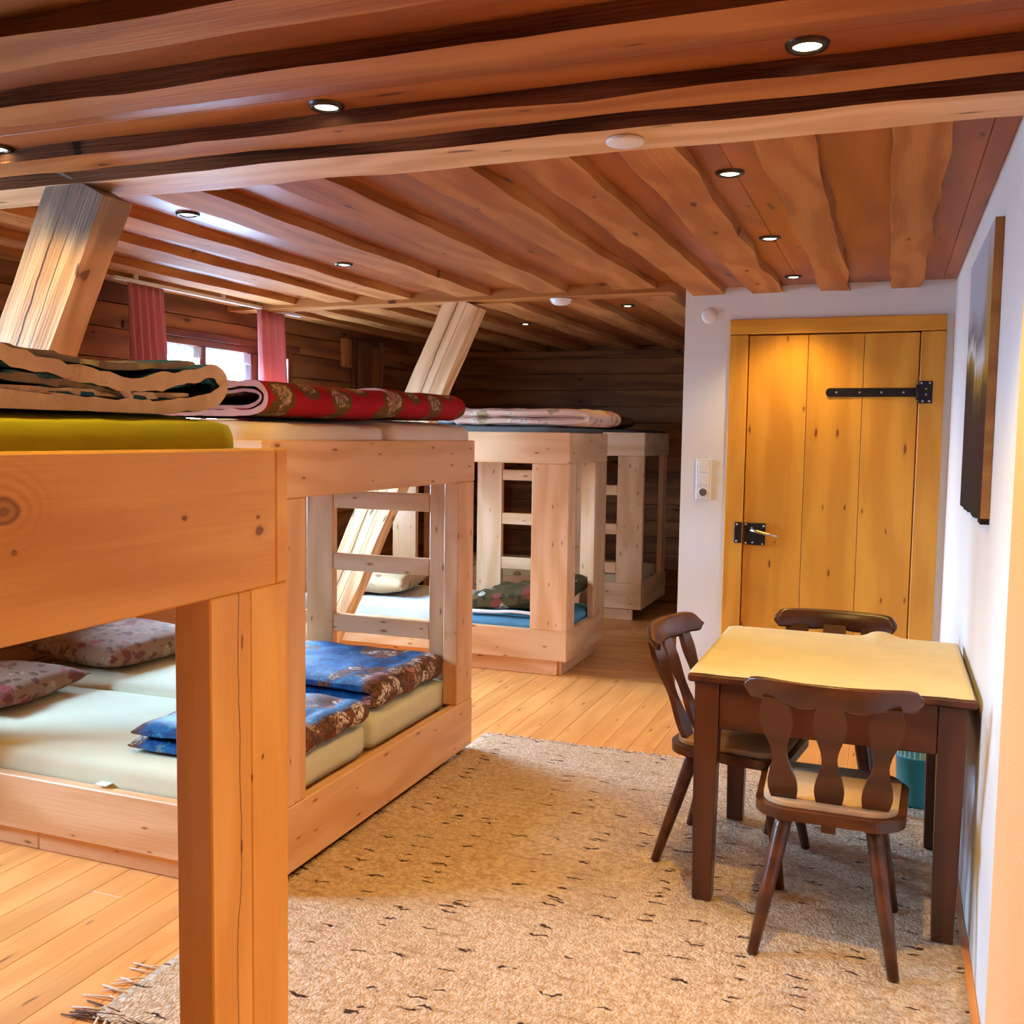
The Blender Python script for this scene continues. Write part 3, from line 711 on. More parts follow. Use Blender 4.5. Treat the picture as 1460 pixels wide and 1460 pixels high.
mattress('mattress', -3.1, X1-.1, -.09, .80, .226, .38, M['pale'], 'pale mattress on the lower deck of the nearest bunk', .05, 5)

# bunk 2, middle
X2, YA, YB, XL = -1.862, 2.655, 4.372, -3.98
b2 = thing('bunk_bed', 'middle pine bunk bed with yellow mattresses and blue quilts below, red blankets on top', 'bunk bed', (-2.9, 3.5, 0), 0, 'pine bunk beds')
slab('side_rail', X2-.045, X2, YA+.046, YB, 1.318, 1.512, BW, b2)
slab('side_rail', XL, XL+.045, YA+.046, YB, 1.318, 1.512, BW, b2)
slab('end_rail', XL, X2-.001, YA, YA+.045, 1.3185, 1.5115, BW, b2)
slab('end_rail', XL+.046, X2-.046, YB-.045, YB-.001, 1.3185, 1.5115, BW, b2)
slab('base_board', X2-.045, X2, YA+.046, YB, .03, .262, BW, b2)
slab('base_board', XL, XL+.045, YA+.046, YB, .03, .262, BW, b2)
slab('base_board', XL, X2-.001, YA, YA+.045, .072, .272, BW, b2)
slab('base_board', XL+.046, X2-.046, YB-.045, YB-.001, .06, .262, BW, b2)
slab('kick_board', XL+.02, -2.86, YA+.02, YA+.05, 0, .0715, BW, b2)
slab('kick_board', -2.858, X2-.046, YA+.02, YA+.05, 0, .0715, BW, b2)
slab('kick_board', XL+.06, X2-.1, YB-.07, YB-.05, 0, .06, BW, b2)
slab('post', X2-.075, X2-.002, 2.701, 2.905, .263, 1.3175, BW, b2)
slab('post', X2-.075, X2-.002, 4.19, 4.371, .263, 1.3175, BW, b2)
slab('post', XL, XL+.07, 2.701, 2.905, .263, 1.3175, BW, b2)
slab('post', XL, XL+.07, 4.19, 4.371, .263, 1.3175, BW, b2)
slab('ladder_stile', -2.743, -2.59, 4.28, 4.325, .225, 1.40, BW, b2)
slab('ladder_stile', -2.055, -1.938, 4.28, 4.325, .225, 1.40, BW, b2)
for (a, b) in ((1.166, 1.252), (.855, .938), (.545, .631)): slab('ladder_rung', -2.589, -2.056, 4.282, 4.323, a, b, BW, b2)
slab('deck', XL+.05, X2-.05, YA+.05, YB-.05, 1.43, 1.455, BW, b2)
slab('deck', XL+.075, X2-.08, YA+.05, YB-.1, .2, .224, BW, b2)
mattress('mattress', XL+.08, X2-.012, YA+.03, 3.512, 1.456, 1.578, M['cream'], 'nearer cream mattress on top of the middle bunk under the first red blanket', .05, 6)
mattress('mattress', XL+.08, X2-.006, 3.516, YB-.01, 1.456, 1.592, M['cream'], 'farther cream mattress on top of the middle bunk under the second red blanket', .06, 7)
mt2 = mattress('mattress', XL+.09, X2-.078, YA+.05, 3.49, .225, .372, M['sheet'], 'nearer pale yellow mattress on the lower deck of the middle bunk', .05, 8)
mattress('mattress', XL+.09, X2-.078, 3.495, YB-.1, .225, .385, M['sheet'], 'farther pale yellow mattress on the lower deck of the middle bunk, by the ladder', .05, 9)

slab('care_tag', -2.585, -2.535, 2.672, 2.703, .283, .287, M['white'], mt2, .0005)

# bunk 3
X3, Y3A, Y3B, XL3 = -1.875, 5.92, 6.80, -3.98
b3 = thing('bunk_bed', 'pale pine bunk bed behind the middle bunk, pink floral quilt on top', 'bunk bed', (-2.9, 6.36, 0), 0, 'pine bunk beds')
slab('end_rail', XL3, X3-.001, Y3A, Y3A+.045, 1.363, 1.56, BW, b3)
slab('end_rail', XL3, X3-.001, Y3B-.045, Y3B, 1.363, 1.56, BW, b3)
slab('side_rail', X3-.045, X3, Y3A+.046, Y3B-.046, 1.3635, 1.5595, BW, b3)
slab('side_rail', XL3, XL3+.045, Y3A+.046, Y3B-.046, 1.3635, 1.5595, BW, b3)
slab('base_board', XL3, X3-.001, Y3A, Y3A+.045, .10, .295, BW, b3)
slab('base_board', XL3, X3-.001, Y3B-.045, Y3B, .10, .295, BW, b3)
slab('base_board', X3-.045, X3, Y3A+.046, Y3B-.046, .1005, .2945, BW, b3)
slab('base_board', XL3, XL3+.045, Y3A+.046, Y3B-.046, .1005, .2945, BW, b3)
slab('kick_board', XL3+.02, X3-.07, Y3A+.03, Y3A+.05, 0, .0995, BW, b3)
slab('kick_board', X3-.075, X3-.05, Y3A+.051, Y3B-.05, 0, .0995, BW, b3)
slab('post', -2.125, X3-.002, Y3A+.001, Y3A+.045, .2955, 1.3625, BW, b3)
slab('post', X3-.046, X3-.002, Y3A+.046, Y3A+.165, .2955, 1.3625, BW, b3)
slab('post', X3-.046, X3-.002, 6.52, Y3B-.046, .2955, 1.3625, BW, b3)
slab('post', -2.05, X3-.002, Y3B-.045, Y3B-.001, .2955, 1.3625, BW, b3)
slab('ladder_stile', -2.852, -2.655, 6.75, 6.794, .2955, 1.3625, BW, b3)
slab('ladder_stile', -2.42, -2.26, 6.75, 6.794, .2955, 1.3625, BW, b3)
slab('post', -3.555, -3.357, 6.75, 6.794, .2955, 1.3625, BW, b3)
slab('post', XL3, XL3+.044, Y3A+.046, Y3A+.24, .2955, 1.3625, BW, b3)
for (a, b) in ((1.211, 1.287), (.887, .969), (.556, .644)): slab('ladder_rung', -2.654, -2.421, 6.752, 6.792, a, b, BW, b3)
slab('deck', XL3+.05, X3-.05, Y3A+.05, Y3B-.05, 1.49, 1.515, BW, b3)
slab('deck', XL3+.05, X3-.08, Y3A+.05, Y3B-.05, .22, .245, BW, b3)
mattress('mattress', XL3+.08, X3-.02, Y3A+.02, Y3B-.02, 1.516, 1.60, M['grey_sheet'], 'thin grey mattress on the upper deck of the pale bunk, under the pink quilt', .03, 10)
mattress('mattress', -2.75, X3-.055, Y3A+.05, Y3B-.055, .246, .355, M['blue_sheet'], 'blue sheeted mattress on the lower deck of the pale bunk, under the dark quilt', .05, 11)
mattress('mattress', XL3+.06, -2.76, Y3A+.05, Y3B-.055, .246, .40, M['pale'], 'pale sheeted mattress on the lower deck of the pale bunk, under the beige pillow', .05, 12)

# bunk 4, far
X4, Y4A, Y4B, XL4 = -1.89, 8.0, 8.95, -3.9
b4 = thing('bunk_bed', 'farthest bunk bed standing in the dark passage by the back wall, ladder on its front', 'bunk bed', (-2.9, 8.47, 0), 0, 'pine bunk beds')
slab('end_rail', XL4, X4-.001, Y4A, Y4A+.045, 1.381, 1.575, BW, b4)
slab('end_rail', XL4, X4-.001, Y4B-.045, Y4B, 1.381, 1.575, BW, b4)
slab('side_rail', X4-.045, X4, Y4A+.046, Y4B-.046, 1.3815, 1.5745, BW, b4)
slab('base_board', XL4, X4-.001, Y4A, Y4A+.045, .10, .315, BW, b4)
slab('base_board', XL4, X4-.001, Y4B-.045, Y4B, .10, .315, BW, b4)
slab('base_board', X4-.045, X4, Y4A+.046, Y4B-.046, .1005, .3145, BW, b4)
slab('kick_board', XL4+.02, X4-.08, Y4A+.03, Y4A+.05, 0, .0995, BW, b4)
slab('post', -2.115, X4-.002, Y4A+.001, Y4A+.044, .316, 1.3805, BW, b4)
slab('post', X4-.046, X4-.002, Y4B-.2, Y4B-.046, .316, 1.3805, BW, b4)
slab('post', XL4, XL4+.2, Y4A+.001, Y4A+.044, .316, 1.3805, BW, b4)
slab('ladder_stile', -2.47, -2.32, Y4A+.001, Y4A+.044, .316, 1.3805, BW, b4)
for (a, b) in ((1.052, 1.134), (.723, .811), (.398, .486)): slab('ladder_rung', -2.319, -2.116, Y4A+.003, Y4A+.042, a, b, BW, b4)
slab('deck', XL4+.05, X4-.05, Y4A+.05, Y4B-.05, 1.50, 1.525, BW, b4)
slab('deck', XL4+.05, X4-.05, Y4A+.05, Y4B-.05, .22, .245, BW, b4)
mattress('mattress', XL4+.06, X4-.03, Y4A+.02, Y4B-.02, 1.526, 1.605, M['slate'], 'dark mattress on top of the farthest bunk', .03, 13)
mattress('mattress', XL4+.06, X4-.06, Y4A+.06, Y4B-.06, .246, .40, M['beige_pillow'], 'mattress on the lower deck of the farthest bunk, seen through its ladder', .04, 14)

# ------------------------------------------------------------------ blankets and pillows
# nearest bunk, upper: thick folded quilt, cut edges towards the room
q = folded('folded_quilt', [(.75, 1.672), (1.05, 1.668), (1.25, 1.648), (1.42, 1.632), (1.56, 1.650), (1.645, 1.664), (1.68, 1.643), (1.655, 1.610), (1.55, 1.594), (1.4, 1.592), (1.2, 1.592), (.95, 1.592), (.75, 1.592)],
           .026, -1.27, -2.7, 'X', [M['teal_floral'], M['edge_cream']], 'thick folded quilt with cream layered edges and teal print on the green mattress', 0, .2, 1, .02)
q.location.z -= .009; WM[q.name] = Matrix.Translation((0, 0, -.009)) @ WM[q.name]
for (path, th_, mt) in (([(1.15, 1.640), (1.42, 1.622), (1.56, 1.636), (1.635, 1.648), (1.662, 1.640), (1.64, 1.618), (1.55, 1.608), (1.4, 1.606), (1.15, 1.606)], .007, 'teal_floral'), ([(.8, 1.647), (1.05, 1.643), (1.28, 1.622), (1.46, 1.616)], .014, 'edge_grey'), ([(.8, 1.616), (1.1, 1.615), (1.3, 1.609), (1.5, 1.612), (1.58, 1.618)], .011, 'edge_cream'),
                    ([(.76, 1.690), (1.0, 1.688), (1.2, 1.672), (1.36, 1.658), (1.5, 1.668), (1.6, 1.683)], .011, 'edge_grey')):
    f = folded('quilt_layer', path, th_, -1.28, -2.68, 'X', [M['teal_floral'], M[mt]], None, 0, .2, 5, .022)
    f.parent = q; f.matrix_local = WM[q.name].inverted() @ (Matrix.Translation((0, 0, -.009)) @ WM[f.name])
def loopfold(xr, xl, zb, h):            # (x, z) profile with the fold at the right
    return [(xl, zb+h*.55), (xl+.2*(xr-xl), zb+h*.62), (xl+.55*(xr-xl), zb+h*.74), (xr-.17, zb+h*.93), (xr-.06, zb+h*.95), (xr-.012, zb+h*.62), (xr-.04, zb+h*.2), (xr-.16, zb+.012), (xl+.5*(xr-xl), zb+.012), (xl, zb+.012)]
for (y0, y1, zb, lab, sd) in ((2.74, 3.60, 1.588, 'nearer red rose-print blanket on the middle bunk, its open fold facing the camera', 2), (3.62, 4.33, 1.60, 'farther red rose-print blanket on the middle bunk, beside the white pillow', 8)):
    q = folded('folded_blanket', loopfold(X2-.035, -2.62, zb, .115), .02, y0, y1, 'Y', [M['red_floral'], M['edge_pink']], lab, 0, .2, sd, .006)
    f = folded('blanket_layer', [(-2.6, zb+.055), (-2.3, zb+.06), (-2.12, zb+.078), (-2.0, zb+.088), (-1.945, zb+.07), (-1.97, zb+.04), (-2.1, zb+.031), (-2.6, zb+.031)], .012, y0+.02, y1-.02, 'Y', [M['red_floral'], M['edge_pink']], None, 0, .2, sd+1, .006)
    f.parent = q; f.matrix_local = WM[q.name].inverted() @ WM[f.name]
# middle bunk, lower: two blue quilts
def stack2(xr, xl, zb, t):              # sheet folded once, fold at the right
    return [(xl, zb+t*1.5), (xl+.3*(xr-xl), zb+t*1.55), (xr-.14, zb+t*1.55), (xr-.04, zb+t*1.42), (xr-.012, zb+t), (xr-.04, zb+t*.58), (xr-.14, zb+t*.5), (xl+.3*(xr-xl), zb+t*.5), (xl-.015, zb+t*.5)]
folded('folded_quilt', stack2(-1.925, -2.53, .37, .052), .046, 2.79, 3.47, 'Y', [M['blue_a'], M['blue_a']], 'blue rose-print quilt folded on the nearer yellow mattress, partly behind the big front post', .013, .17, 11)
folded('folded_quilt', stack2(-1.955, -2.72, .383, .062), .054, 3.57, 4.24, 'Y', [M['blue_b'], M['blue_b']], 'blue rose-print quilt folded on the farther yellow mattress in front of the ladder', .017, .22, 13)
pillow('pillow', (-3.60, 3.13, .437), .60, .56, .13, M['rose_pillow'], 'rose-print pillow at the left edge on the nearer yellow mattress', .12, 0, 1)
pillow('pillow', (-3.62, 3.93, .465), .62, .68, .16, M['rose_pillow'], 'rose-print pillow farther back, under the nearest bunk rail, on the second yellow mattress', -.1, .03, 2)
# bunk 3
folded('folded_quilt', stack2(-1.765, -2.68, 1.602, .052), .054, 5.97, 6.70, 'Y', [M['pink_floral'], M['pink_floral']], 'pink floral quilt folded flat on the grey mattress of the pale bunk', .010, .16, 21)
pillow('pillow', (-2.92, 6.28, 1.672), .42, .5, .15, M['white_cotton'], 'white pillow on top of the pale bunk, peeking out behind the red blanket', .1, .05, 3)
folded('folded_quilt', [(-2.6, .415), (-2.45, .43), (-2.3, .455), (-2.15, .485), (-2.0, .51), (-1.945, .505)], .12, 6.03, 6.66, 'Y', [M['olive_floral'], M['olive_floral']], 'dark olive floral quilt heaped on the blue mattress behind the pale corner post', .016, .16, 31)
folded('folded_sheet', [(-2.6, .372), (-2.4, .377), (-2.2, .388), (-1.99, .374)], .02, 5.972, 6.02, 'Y', [M['white_cotton'], M['white_cotton']], 'white folded sheet edge lying in front of the dark floral quilt', 0, .2, 33, cat='sheet')
pillow('pillow', (-3.40, 6.33, .482), .5, .62, .16, M['beige_pillow'], 'beige printed pillow on the pale bunk lower deck, seen through the middle bunk ladder', .15, 0, 4)
folded('folded_blanket', [(-2.62, 1.70), (-2.4, 1.705), (-2.22, 1.70), (-2.16, 1.665), (-2.22, 1.63), (-2.4, 1.622), (-2.62, 1.62)], .026, 8.1, 8.7, 'Y', [M['tan_blanket'], M['tan_blanket']], 'tan blanket folded on top of the farthest bunk', 0, .2, 41)

# ------------------------------------------------------------------ dining table, cloth, chairs, basket
tb = thing('dining_table', 'dark brown wooden dining table pushed against the white right wall', 'table', (-.155, 3.6, .012))
TZ = .775
slab('table_top', -.588, .272, 3.168, 4.062, TZ-.026, TZ, M['table'], tb, .006)
def leg(x, y, name='leg'):
    bm = bmesh.new(); r0, r1 = .031, .039
    vs = [[bm.verts.new((z - .368, a*r, b*r)) for (a, b) in ((-1, -1), (1, -1), (1, 1), (-1, 1))] for z, r in ((0.0, r0), (.58, r1), (.736, r1))]
    for A, B in zip(vs, vs[1:]):
        for k in range(4): bm.faces.new((A[k], A[(k+1) % 4], B[(k+1) % 4], B[k]))
    bm.faces.new(vs[0][::-1]); bm.faces.new(vs[-1])
    bmesh.ops.bevel(bm, geom=list(bm.edges), offset=.003, segments=1, affect='EDGES')
    W = Matrix.Translation((x, y, .012+.368)) @ Matrix(((0, 1, 0, 0), (0, 0, 1, 0), (1, 0, 0, 0), (0, 0, 0, 1)))
    link(name, mesh(bm), tb, M['table'], W)
for (a, b) in ((-.527, 3.222), (.207, 3.222), (-.527, 3.965), (.207, 3.965)): leg(a, b)
slab('apron', -.488, .168, 3.19, 3.212, .595, TZ-.0265, M['table'], tb)
slab('apron', -.488, .168, 3.98, 4.0, .595, TZ-.0265, M['table'], tb)
slab('apron', -.56, -.538, 3.262, 3.925, .595, TZ-.0265, M['table'], tb)
slab('apron', .22, .24, 3.262, 3.925, .595, TZ-.0265, M['table'], tb)
# cloth: lies flat, a little ripple along the near edge, a small rucked fold at the back
bm = bmesh.new(); bmesh.ops.create_grid(bm, x_segments=50, y_segments=50, size=1)
for v in bm.verts:
    u, t = v.co.x, v.co.y
    X_ = -.16+u*.424; Y_ = 3.612+t*.437
    if t < -.97: Y_ += .008*math.sin(X_*38)*mnoise.noise((X_*5, 0, 0))*1.5
    if t > .93 and u < -.9: X_ += .03*(t-.93)/.07
    Z_ = TZ+.0045+.0012*mnoise.noise((X_*6, Y_*6, 2))
    g = math.exp(-((X_-.0)/.05)**2)*max(0, (t-.80)/.2)**1.5
    Z_ += .022*g + .012*math.exp(-((X_-.03+.15*(Y_-3.6))/.02)**2)*max(0, t)*.5
    v.co = (X_, Y_, Z_)
r = bmesh.ops.extrude_face_region(bm, geom=list(bm.faces))
for v in [g for g in r['geom'] if isinstance(g, bmesh.types.BMVert)]: v.co.z -= .003
tag(link('tablecloth', mesh(bm, 'cloth', True), None, M['cloth'], Matrix.Identity(4)), 'cream cloth lying flat on the dark dining table', 'tablecloth')

def seat_outline(w0, w1, d, r=.06, k=10):
    pts = []
    for (x, y, a0) in ((w1/2-r, d/2-r, 0), (-w1/2+r, d/2-r, 90), (-w0/2+r, -d/2+r, 180), (w0/2-r, -d/2+r, 270)):
        for i in range(k+1):
            a = math.radians(a0+90*i/k); pts.append((x+r*math.cos(a), y+r*math.sin(a)))
    return pts
def prism(pts, z0, z1, bev=0.0):
    bm = bmesh.new(); a = [bm.verts.new((x, y, z0)) for x, y in pts]; b = [bm.verts.new((x, y, z1)) for x, y in pts]
    bm.faces.new(a[::-1]); bm.faces.new(b); n = len(pts)
    for i in range(n): bm.faces.new((a[i], a[(i+1) % n], b[(i+1) % n], b[i]))
    if bev:
        ed = [e for e in bm.edges if abs(e.verts[0].co.z-e.verts[1].co.z) < 1e-6]
        bmesh.ops.bevel(bm, geom=ed, offset=bev, segments=2, affect='EDGES')
    return bm
def chair(label, at, rz, dz=0.0):
    c = thing('dining_chair', label, 'chair', at, rz, 'brown alpine chairs round the dining table')
    W0 = WM[c.name]
    st_ = link('seat', mesh(prism(seat_outline(.43, .45, .43, .10), .408, .440, .010), 'seat'), c, M['chair'], W0)
    link('seat_pad', mesh(prism(seat_outline(.385, .405, .385, .085), .4405, .458, .008), 'pad', True), st_, M['pad'], W0)
    for (sx, sy_) in ((-1, -1), (1, -1), (-1, 1), (1, 1)):
        p0 = Vector((sx*.125, sy_*.13, .4075)); p1 = Vector((sx*.197, -.245 if sy_ < 0 else .205, .0))
        bm = tube_bm([p0, p0.lerp(p1, .12), p0.lerp(p1, .5), p1], [.024, .025, .022, .016], 8)
        link('leg', mesh(bm, 'leg', True), c, M['chair'], W0)
    for s in (-1, 1):
        slab_bm = box_bm(.05, .30, .024, .004, (s*.125, -.015, .396)); link('seat_batten', mesh(slab_bm), st_, M['chair'], W0)
    # splats: wavy boards leaning back
    for xo in (-1, 0, 1):
        bm = bmesh.new(); rows = []; n = 22
        zt, zb = .79+dz, .36 if xo == 0 else .4405
        for i in range(n+1):
            t = i/n; z = zb+(zt-zb)*t; tt = (z-.44)/(.79-.44)
            hw = .030+.0115*math.cos((tt-.16)*2*math.pi*1.55)+.006*tt
            if z < .44: hw = .021
            xc = xo*(.128+.027*max(0, tt)); yc = -.150-.135*max(-.1, tt)-.022*(abs(xo) == 0)*max(0, tt)
            rows.append([bm.verts.new((xc+a*hw, yc+b*.010, z)) for (a, b) in ((-1, -1), (1, -1), (1, 1), (-1, 1))])
        for A, B in zip(rows, rows[1:]):
            for k in range(4): bm.faces.new((A[k], A[(k+1) % 4], B[(k+1) % 4], B[k]))
        bm.faces.new(rows[0][::-1]); bm.faces.new(rows[-1])
        link('back_splat', mesh(bm, 'splat'), c, M['chair'], W0)
    bm = bmesh.new(); rows = []; n = 26
    for i in range(n+1):
        u = i/n*2-1; x_ = u*.243; yc = -.312+.062*u*u
        e = max(0.02, 1-abs(u)**14)**.5
        zt = .812+dz+.036*e; zb = .812+dz-.042*e+.004*math.cos(u*9)
        th_ = .0155*(.6+.4*e)*(1+.25*abs(u)**6)
        ring = []
        for k in range(10):
            a = 2*math.pi*k/10; ca, sa = math.cos(a), math.sin(a)
            ring.append(bm.verts.new((x_, yc-(sa*.018)+th_*math.copysign(abs(ca)**.6, ca), (zt+zb)/2+(zt-zb)/2*math.copysign(abs(sa)**.55, sa))))
        rows.append(ring)
    for A, B in zip(rows, rows[1:]):
        for k in range(10): bm.faces.new((A[k], A[(k+1) % 10], B[(k+1) % 10], B[k]))
    bm.faces.new(rows[0][::-1]); bm.faces.new(rows[-1])
    link('top_rail', mesh(bm, 'rail', True), c, M['chair'], W0)
    return c
chair('brown wooden chair at the near side of the table, its splatted back to the camera', (-.128, 3.155, .0125), 0)
chair('brown wooden chair at the left side of the table, facing the wall', (-.468, 3.598, .0125), math.radians(-98))
chair('brown wooden chair beyond the table, its back rail showing against the honey door', (-.19, 4.045, .0125), math.radians(180), -.04)

wbk = thing('waste_basket', 'teal plastic waste basket with slotted rim on the floor behind the table', 'basket', (.165, 4.44, .012))
W0 = WM[wbk.name]
link('body', mesh(lathe([(0, 0), (.078, 0), (.082, .008), (.094, .205), (.098, .205), (.098, .212), (.088, .212), (.076, .012), (0, .012)], 28), 'body', True), wbk, M['teal_plastic'], W0)
bm = bmesh.new()
for k in range(28):
    a = 2*math.pi*k/28; tube_bm([(.093*math.cos(a), .093*math.sin(a), .211), (.096*math.cos(a), .096*math.sin(a), .253)], .003, 5, bm)
link('slotted_band', mesh(bm), wbk, M['white'], W0)
link('rim', mesh(lathe([(.091, .252), (.103, .252), (.105, .262), (.092, .262), (.091, .252)], 28), 'rim', True), wbk, M['teal_plastic'], W0)

# ------------------------------------------------------------------ things on walls
pic = thing('painted_board', 'tall painted wooden board with ragged lower edge hanging on the right wall', 'painting', (WALL_R-.026, 3.27, 1.28))
bm = bmesh.new(); pts = [(0, .92), (0, .03)]
for k in range(24):
    yv = .93*k/23; pts.append((yv, .012+.035*abs(mnoise.noise((yv*11, 2, 0)))+.02*mnoise.noise((yv*37, 5, 0))+.0*yv))
pts += [(.93, .92)]
a = [bm.verts.new((0, y_, z_)) for y_, z_ in pts]; b = [bm.verts.new((.025, y_, z_)) for y_, z_ in pts]; n = len(pts)
f1 = bm.faces.new(a); bm.faces.new(b[::-1])
for i in range(n):
    f = bm.faces.new((a[i], a[(i+1) % n], b[(i+1) % n], b[i])); f.material_index = 1 if i == 0 else 0
M['pic_edge'] = wood('picture_edge', (.50, .24, .06), (.30, .12, .03), knots=0.0, rough=.5)
link('panel', mesh(bm), pic, [M['picture'], M['pic_edge']], WM[pic.name])

sw = thing('switch_panel', 'white triple plate with two light switches above a power socket left of the door', 'light switch', (-.998, DOOR_Y, 1.302))
link('plate', mesh(box_bm(.084, .010, .232, .003, (-.998, DOOR_Y-.005, 1.302))), sw, M['white'])
for z in (1.374, 1.302):
    bm = box_bm(.058, .008, .058, .002, (0, 0, 0)); link('switch', mesh(bm), sw, M['white'], Matrix.Translation((-.998, DOOR_Y-.013, z)) @ Matrix.Rotation(.05, 4, 'X'))
sk = link('socket', mesh(lathe([(.022, 0), (.022, -.004), (.026, -.004), (.028, 0)], 24), 'socket', True), sw, M['white'], Matrix.Translation((-.998, DOOR_Y-.010, 1.229)) @ Matrix.Rotation(-math.pi/2, 4, 'X'))
link('socket_cup', mesh(lathe([(0, 0), (.0215, 0), (.0215, .002), (0, .002)], 20)), sk, M['dark_hole'], Matrix.Translation((-.998, DOOR_Y-.0125, 1.229)) @ Matrix.Rotation(math.pi/2, 4, 'X'))
cv = link('round_cover', mesh(lathe([(0, .016), (.03, .015), (.042, .009), (.045, 0)], 28), 'cover', True), None, M['white'], Matrix.Translation((-.992, DOOR_Y, 2.232)) @ Matrix.Rotation(math.pi/2, 4, 'X'))
tag(cv, 'small round white cover high on the wall left of the door frame', 'wall cover')

def detector(at, r_, label):
    d = thing('smoke_detector', label, 'smoke detector', at, 0, 'white ceiling detectors')
    W0 = WM[d.name]
    link('base', mesh(lathe([(0, 0), (r_, 0), (r_, -.008), (r_*.96, -.010), (0, -.010)], 28), 'base', True), d, M['white'], W0)
    link('dome', mesh(lathe([(r_*.9, -.0102), (r_*.86, -.024), (r_*.6, -.034), (0, -.037)], 28), 'dome', True), d, M['white'], W0)
    return d
d1 = detector((-.688, 2.60, 2.320), .05, 'white smoke detector disc flush on the pale main cross beam')
d1.children[1].scale = (1, 1, .35)
detector((-1.80, 5.46, 2.323), .064, 'white domed smoke detector hanging from the second cross beam near the white wall corner')

# recessed spotlights, each with its own lamp
SPOTS = [((-1.402, 2.285), 'recessed ceiling spotlight at upper left in front of the pale cross beam'),
         ((-.203, 2.268), 'brightest recessed ceiling spotlight at the upper right, in front of the cross beam'),
         ((-2.561, 2.30), 'recessed ceiling spotlight at the left picture edge, half cut off'),
         ((-2.60, 3.22), 'recessed ceiling spotlight right of the near timber brace, above the middle bunk'),
         ((-2.60, 4.40), 'recessed ceiling spotlight above the red blankets, middle one of the left row'),
         ((-3.42, 5.30), 'recessed ceiling spotlight nearest the right end of the curtain rail'),
         ((-.515, 3.255), 'nearest recessed spotlight of the right row leading to the door'),
         ((-.512, 4.34), 'middle recessed spotlight of the right row leading to the door'),
         ((-.510, 5.39), 'recessed spotlight of the right row right above the door frame'),
         ((-2.62, 7.10), 'tiny recessed spotlight far back above the pale bunk, left of the pair'),
         ((-1.62, 6.28), 'tiny recessed spotlight far back near the white wall corner, right of the pair')]
HID = [((-.203, .95), ), ((-1.402, .95), ), ((-.203, -.5), ), ((-1.402, -.5), ), ((-2.56, .95), )]  # unseen spotlights, added to brighten the nearest bunk and the front of the room
HK = [.6, 1.0, .3, .7, .8]
HL = ['added unseen ceiling spotlight above the camera on the right', 'added unseen ceiling spotlight above the rail of the nearest bunk', 'added unseen ceiling spotlight behind the camera on the right', 'added unseen ceiling spotlight behind the camera on the left', 'added unseen ceiling spotlight above the middle of the nearest bunk']
rim_me = mesh(lathe([(.030, .0), (.030, -.006), (.034, -.010), (.043, -.009), (.047, .0)], 28), 'rim', True)
lens_me = mesh(lathe([(0, -.0085), (.018, -.008), (.030, -.004), (.030, -.002), (0, -.002)], 24), 'lens', True)
DIM = {(-2.561, 2.30): .4, (-2.62, 7.10): .6, (-1.62, 6.28): .2, (-.203, 2.268): 2.4, (-.515, 3.255): .85, (-.512, 4.34): .85, (-.510, 5.39): .9, (-3.42, 5.30): .5, (-2.60, 4.40): .7}       # bulbs that differ
def spot_lamp(at, label, watt):
    watt *= DIM.get(at, 1)
    o = thing('ceiling_spotlight', label, 'spotlight', (at[0], at[1], CEIL), 0, 'recessed ceiling spotlights')
    link('rim', rim_me, o, M['lens_rim'], WM[o.name]); link('lens', lens_me, o, M['lens'], WM[o.name])
    L = bpy.data.lights.new('bulb', 'SPOT'); L.energy = watt; L.color = (1, .645, .17); L.spot_size = math.radians(110); L.spot_blend = .85
    L.shadow_soft_size = .03
    link('bulb', L, o, None, WM[o.name] @ Matrix.Translation((0, 0, -.025)))
for at, lab in SPOTS: spot_lamp(at, lab, SPOT_W)
for k, (at,) in enumerate(HID): spot_lamp(at, HL[k], SPOT_W*HK[k])

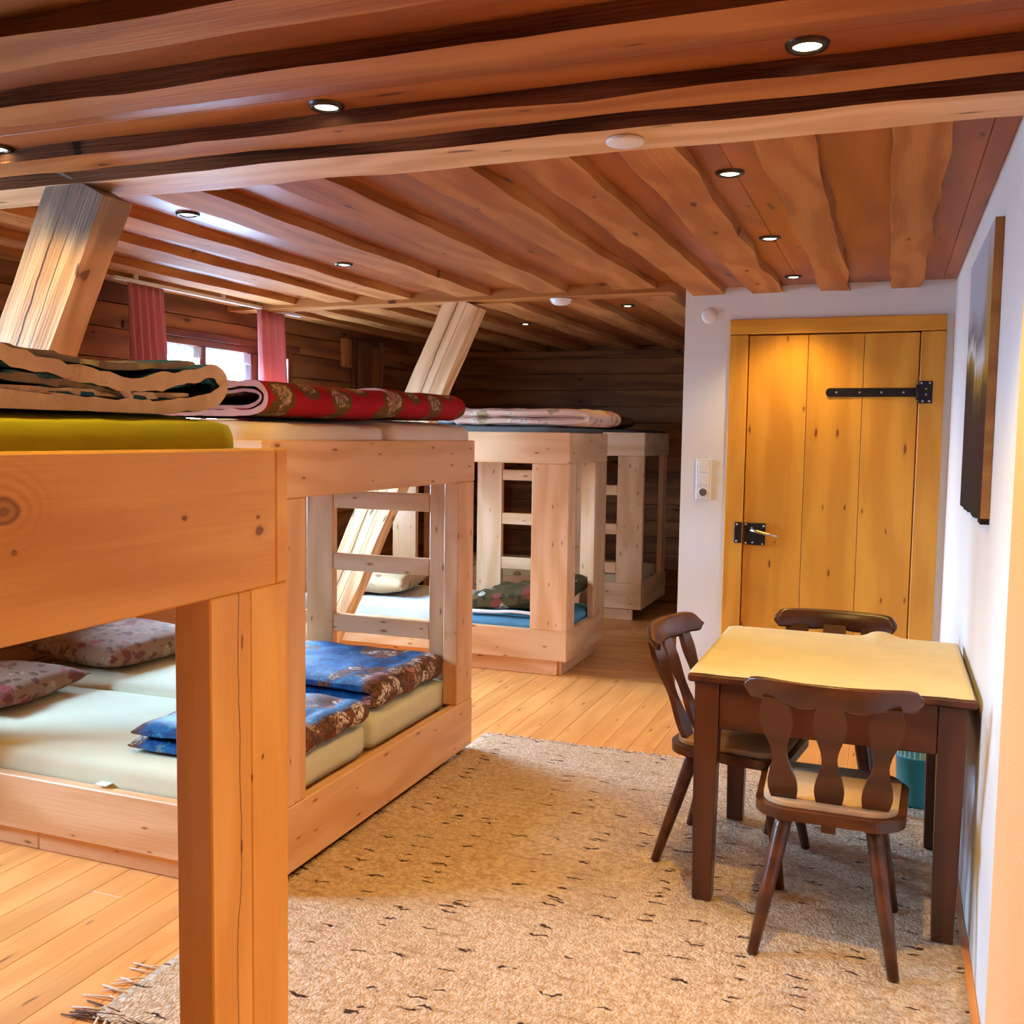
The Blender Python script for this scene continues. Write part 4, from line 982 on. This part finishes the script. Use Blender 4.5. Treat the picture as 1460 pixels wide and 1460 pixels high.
# curtains and rail at the window
rl = thing('curtain_rail', 'thin white curtain rail under the ceiling along the left wall', 'curtain rail', (-3.83, 5.05, 2.33))
slab('rail', -3.842, -3.82, 4.16, 5.90, 2.326, 2.345, M['white'], rl, .002)
for yy in (4.3, 5.05, 5.8): slab('bracket', -3.837, -3.825, yy, yy+.03, 2.3455, CEIL, M['white'], rl, .001)
def curtain(name, y0t, y1t, y0b, y1b, z0, z1, xc, mat, label, amp=.022, folds=6, seed=0, cat='curtain'):
    bm = bmesh.new(); n, m_ = 72, 14; rows = []
    for j in range(m_+1):
        t = j/m_; row = []
        for i in range(n+1):
            u = i/n; y_ = (y0t+(y1t-y0t)*u)*(1-t)+(y0b+(y1b-y0b)*u)*t
            ph = u*folds*2*math.pi+1.2*mnoise.noise((u*3, t*.6, seed))
            xx = xc+amp*(.6+.6*t)*math.sin(ph)+.008*mnoise.noise((u*9, t*2, seed+3))
            row.append(bm.verts.new((xx, y_+.006*math.cos(ph*1.0+1), z1+(z0-z1)*t)))
        rows.append(row)
    for A, B in zip(rows, rows[1:]):
        for i in range(n): bm.faces.new((A[i], A[i+1], B[i+1], B[i]))
    o = link(name, mesh(bm, name, True), None, mat, Matrix.Identity(4))
    md = o.modifiers.new('thickness', 'SOLIDIFY'); md.thickness = .0015
    return tag(o, label, cat)
curtain('curtain', 4.27, 4.55, 4.29, 4.60, 1.62, 2.328, -3.85, M['curtain'], 'pink curtain gathered at the left side of the window', .032, 5, 1)
curtain('curtain', 5.43, 5.74, 5.50, 5.83, 1.15, 2.328, -3.85, M['curtain'], 'pink curtain gathered at the right side of the window, brighter edge towards the glass', .034, 4, 2)
curtain('lace_valance', 4.72, 5.16, 4.72, 5.16, 1.99, 2.062, -4.075, M['lace'], 'short white lace valance over the left window pane', .008, 16, 3, 'lace curtain')
curtain('lace_valance', 5.215, 5.675, 5.215, 5.675, 1.99, 2.062, -4.075, M['lace'], 'short white lace valance over the middle window pane', .008, 16, 4, 'lace curtain')
curtain('lace_curtain', 5.60, 5.675, 5.62, 5.67, 1.28, 1.988, -4.07, M['lace'], 'narrow white lace side curtain at the right edge of the middle pane', .008, 4, 5, 'lace curtain')

# small dark frame and batten on the left wall beyond the window
fr = thing('hanging_frame', 'dark rectangular wooden frame hanging on the left wall beyond the curtains', 'frame', (WALL_L, 7.3, 1.75))
for (a, b, c_, d_) in ((7.05, 7.12, 1.72, 2.31), (7.49, 7.56, 1.72, 2.31), (7.1205, 7.4895, 2.25, 2.31), (7.1205, 7.4895, 1.72, 1.78)):
    slab('frame_bar', WALL_L, WALL_L+.03, a, b, c_, d_, M['bark'], fr)
slab('frame_panel', WALL_L, WALL_L+.012, 7.1205, 7.4895, 1.7805, 2.2495, M['log'], fr, .002)
bt = thing('wall_batten', 'short upright light wooden batten on the left wall beside the dark frame', 'batten', (WALL_L, 6.95, 2.06))
slab('batten', WALL_L, WALL_L+.04, 6.885, 7.0, 2.06, 2.285, M['ceil_beam'], bt)
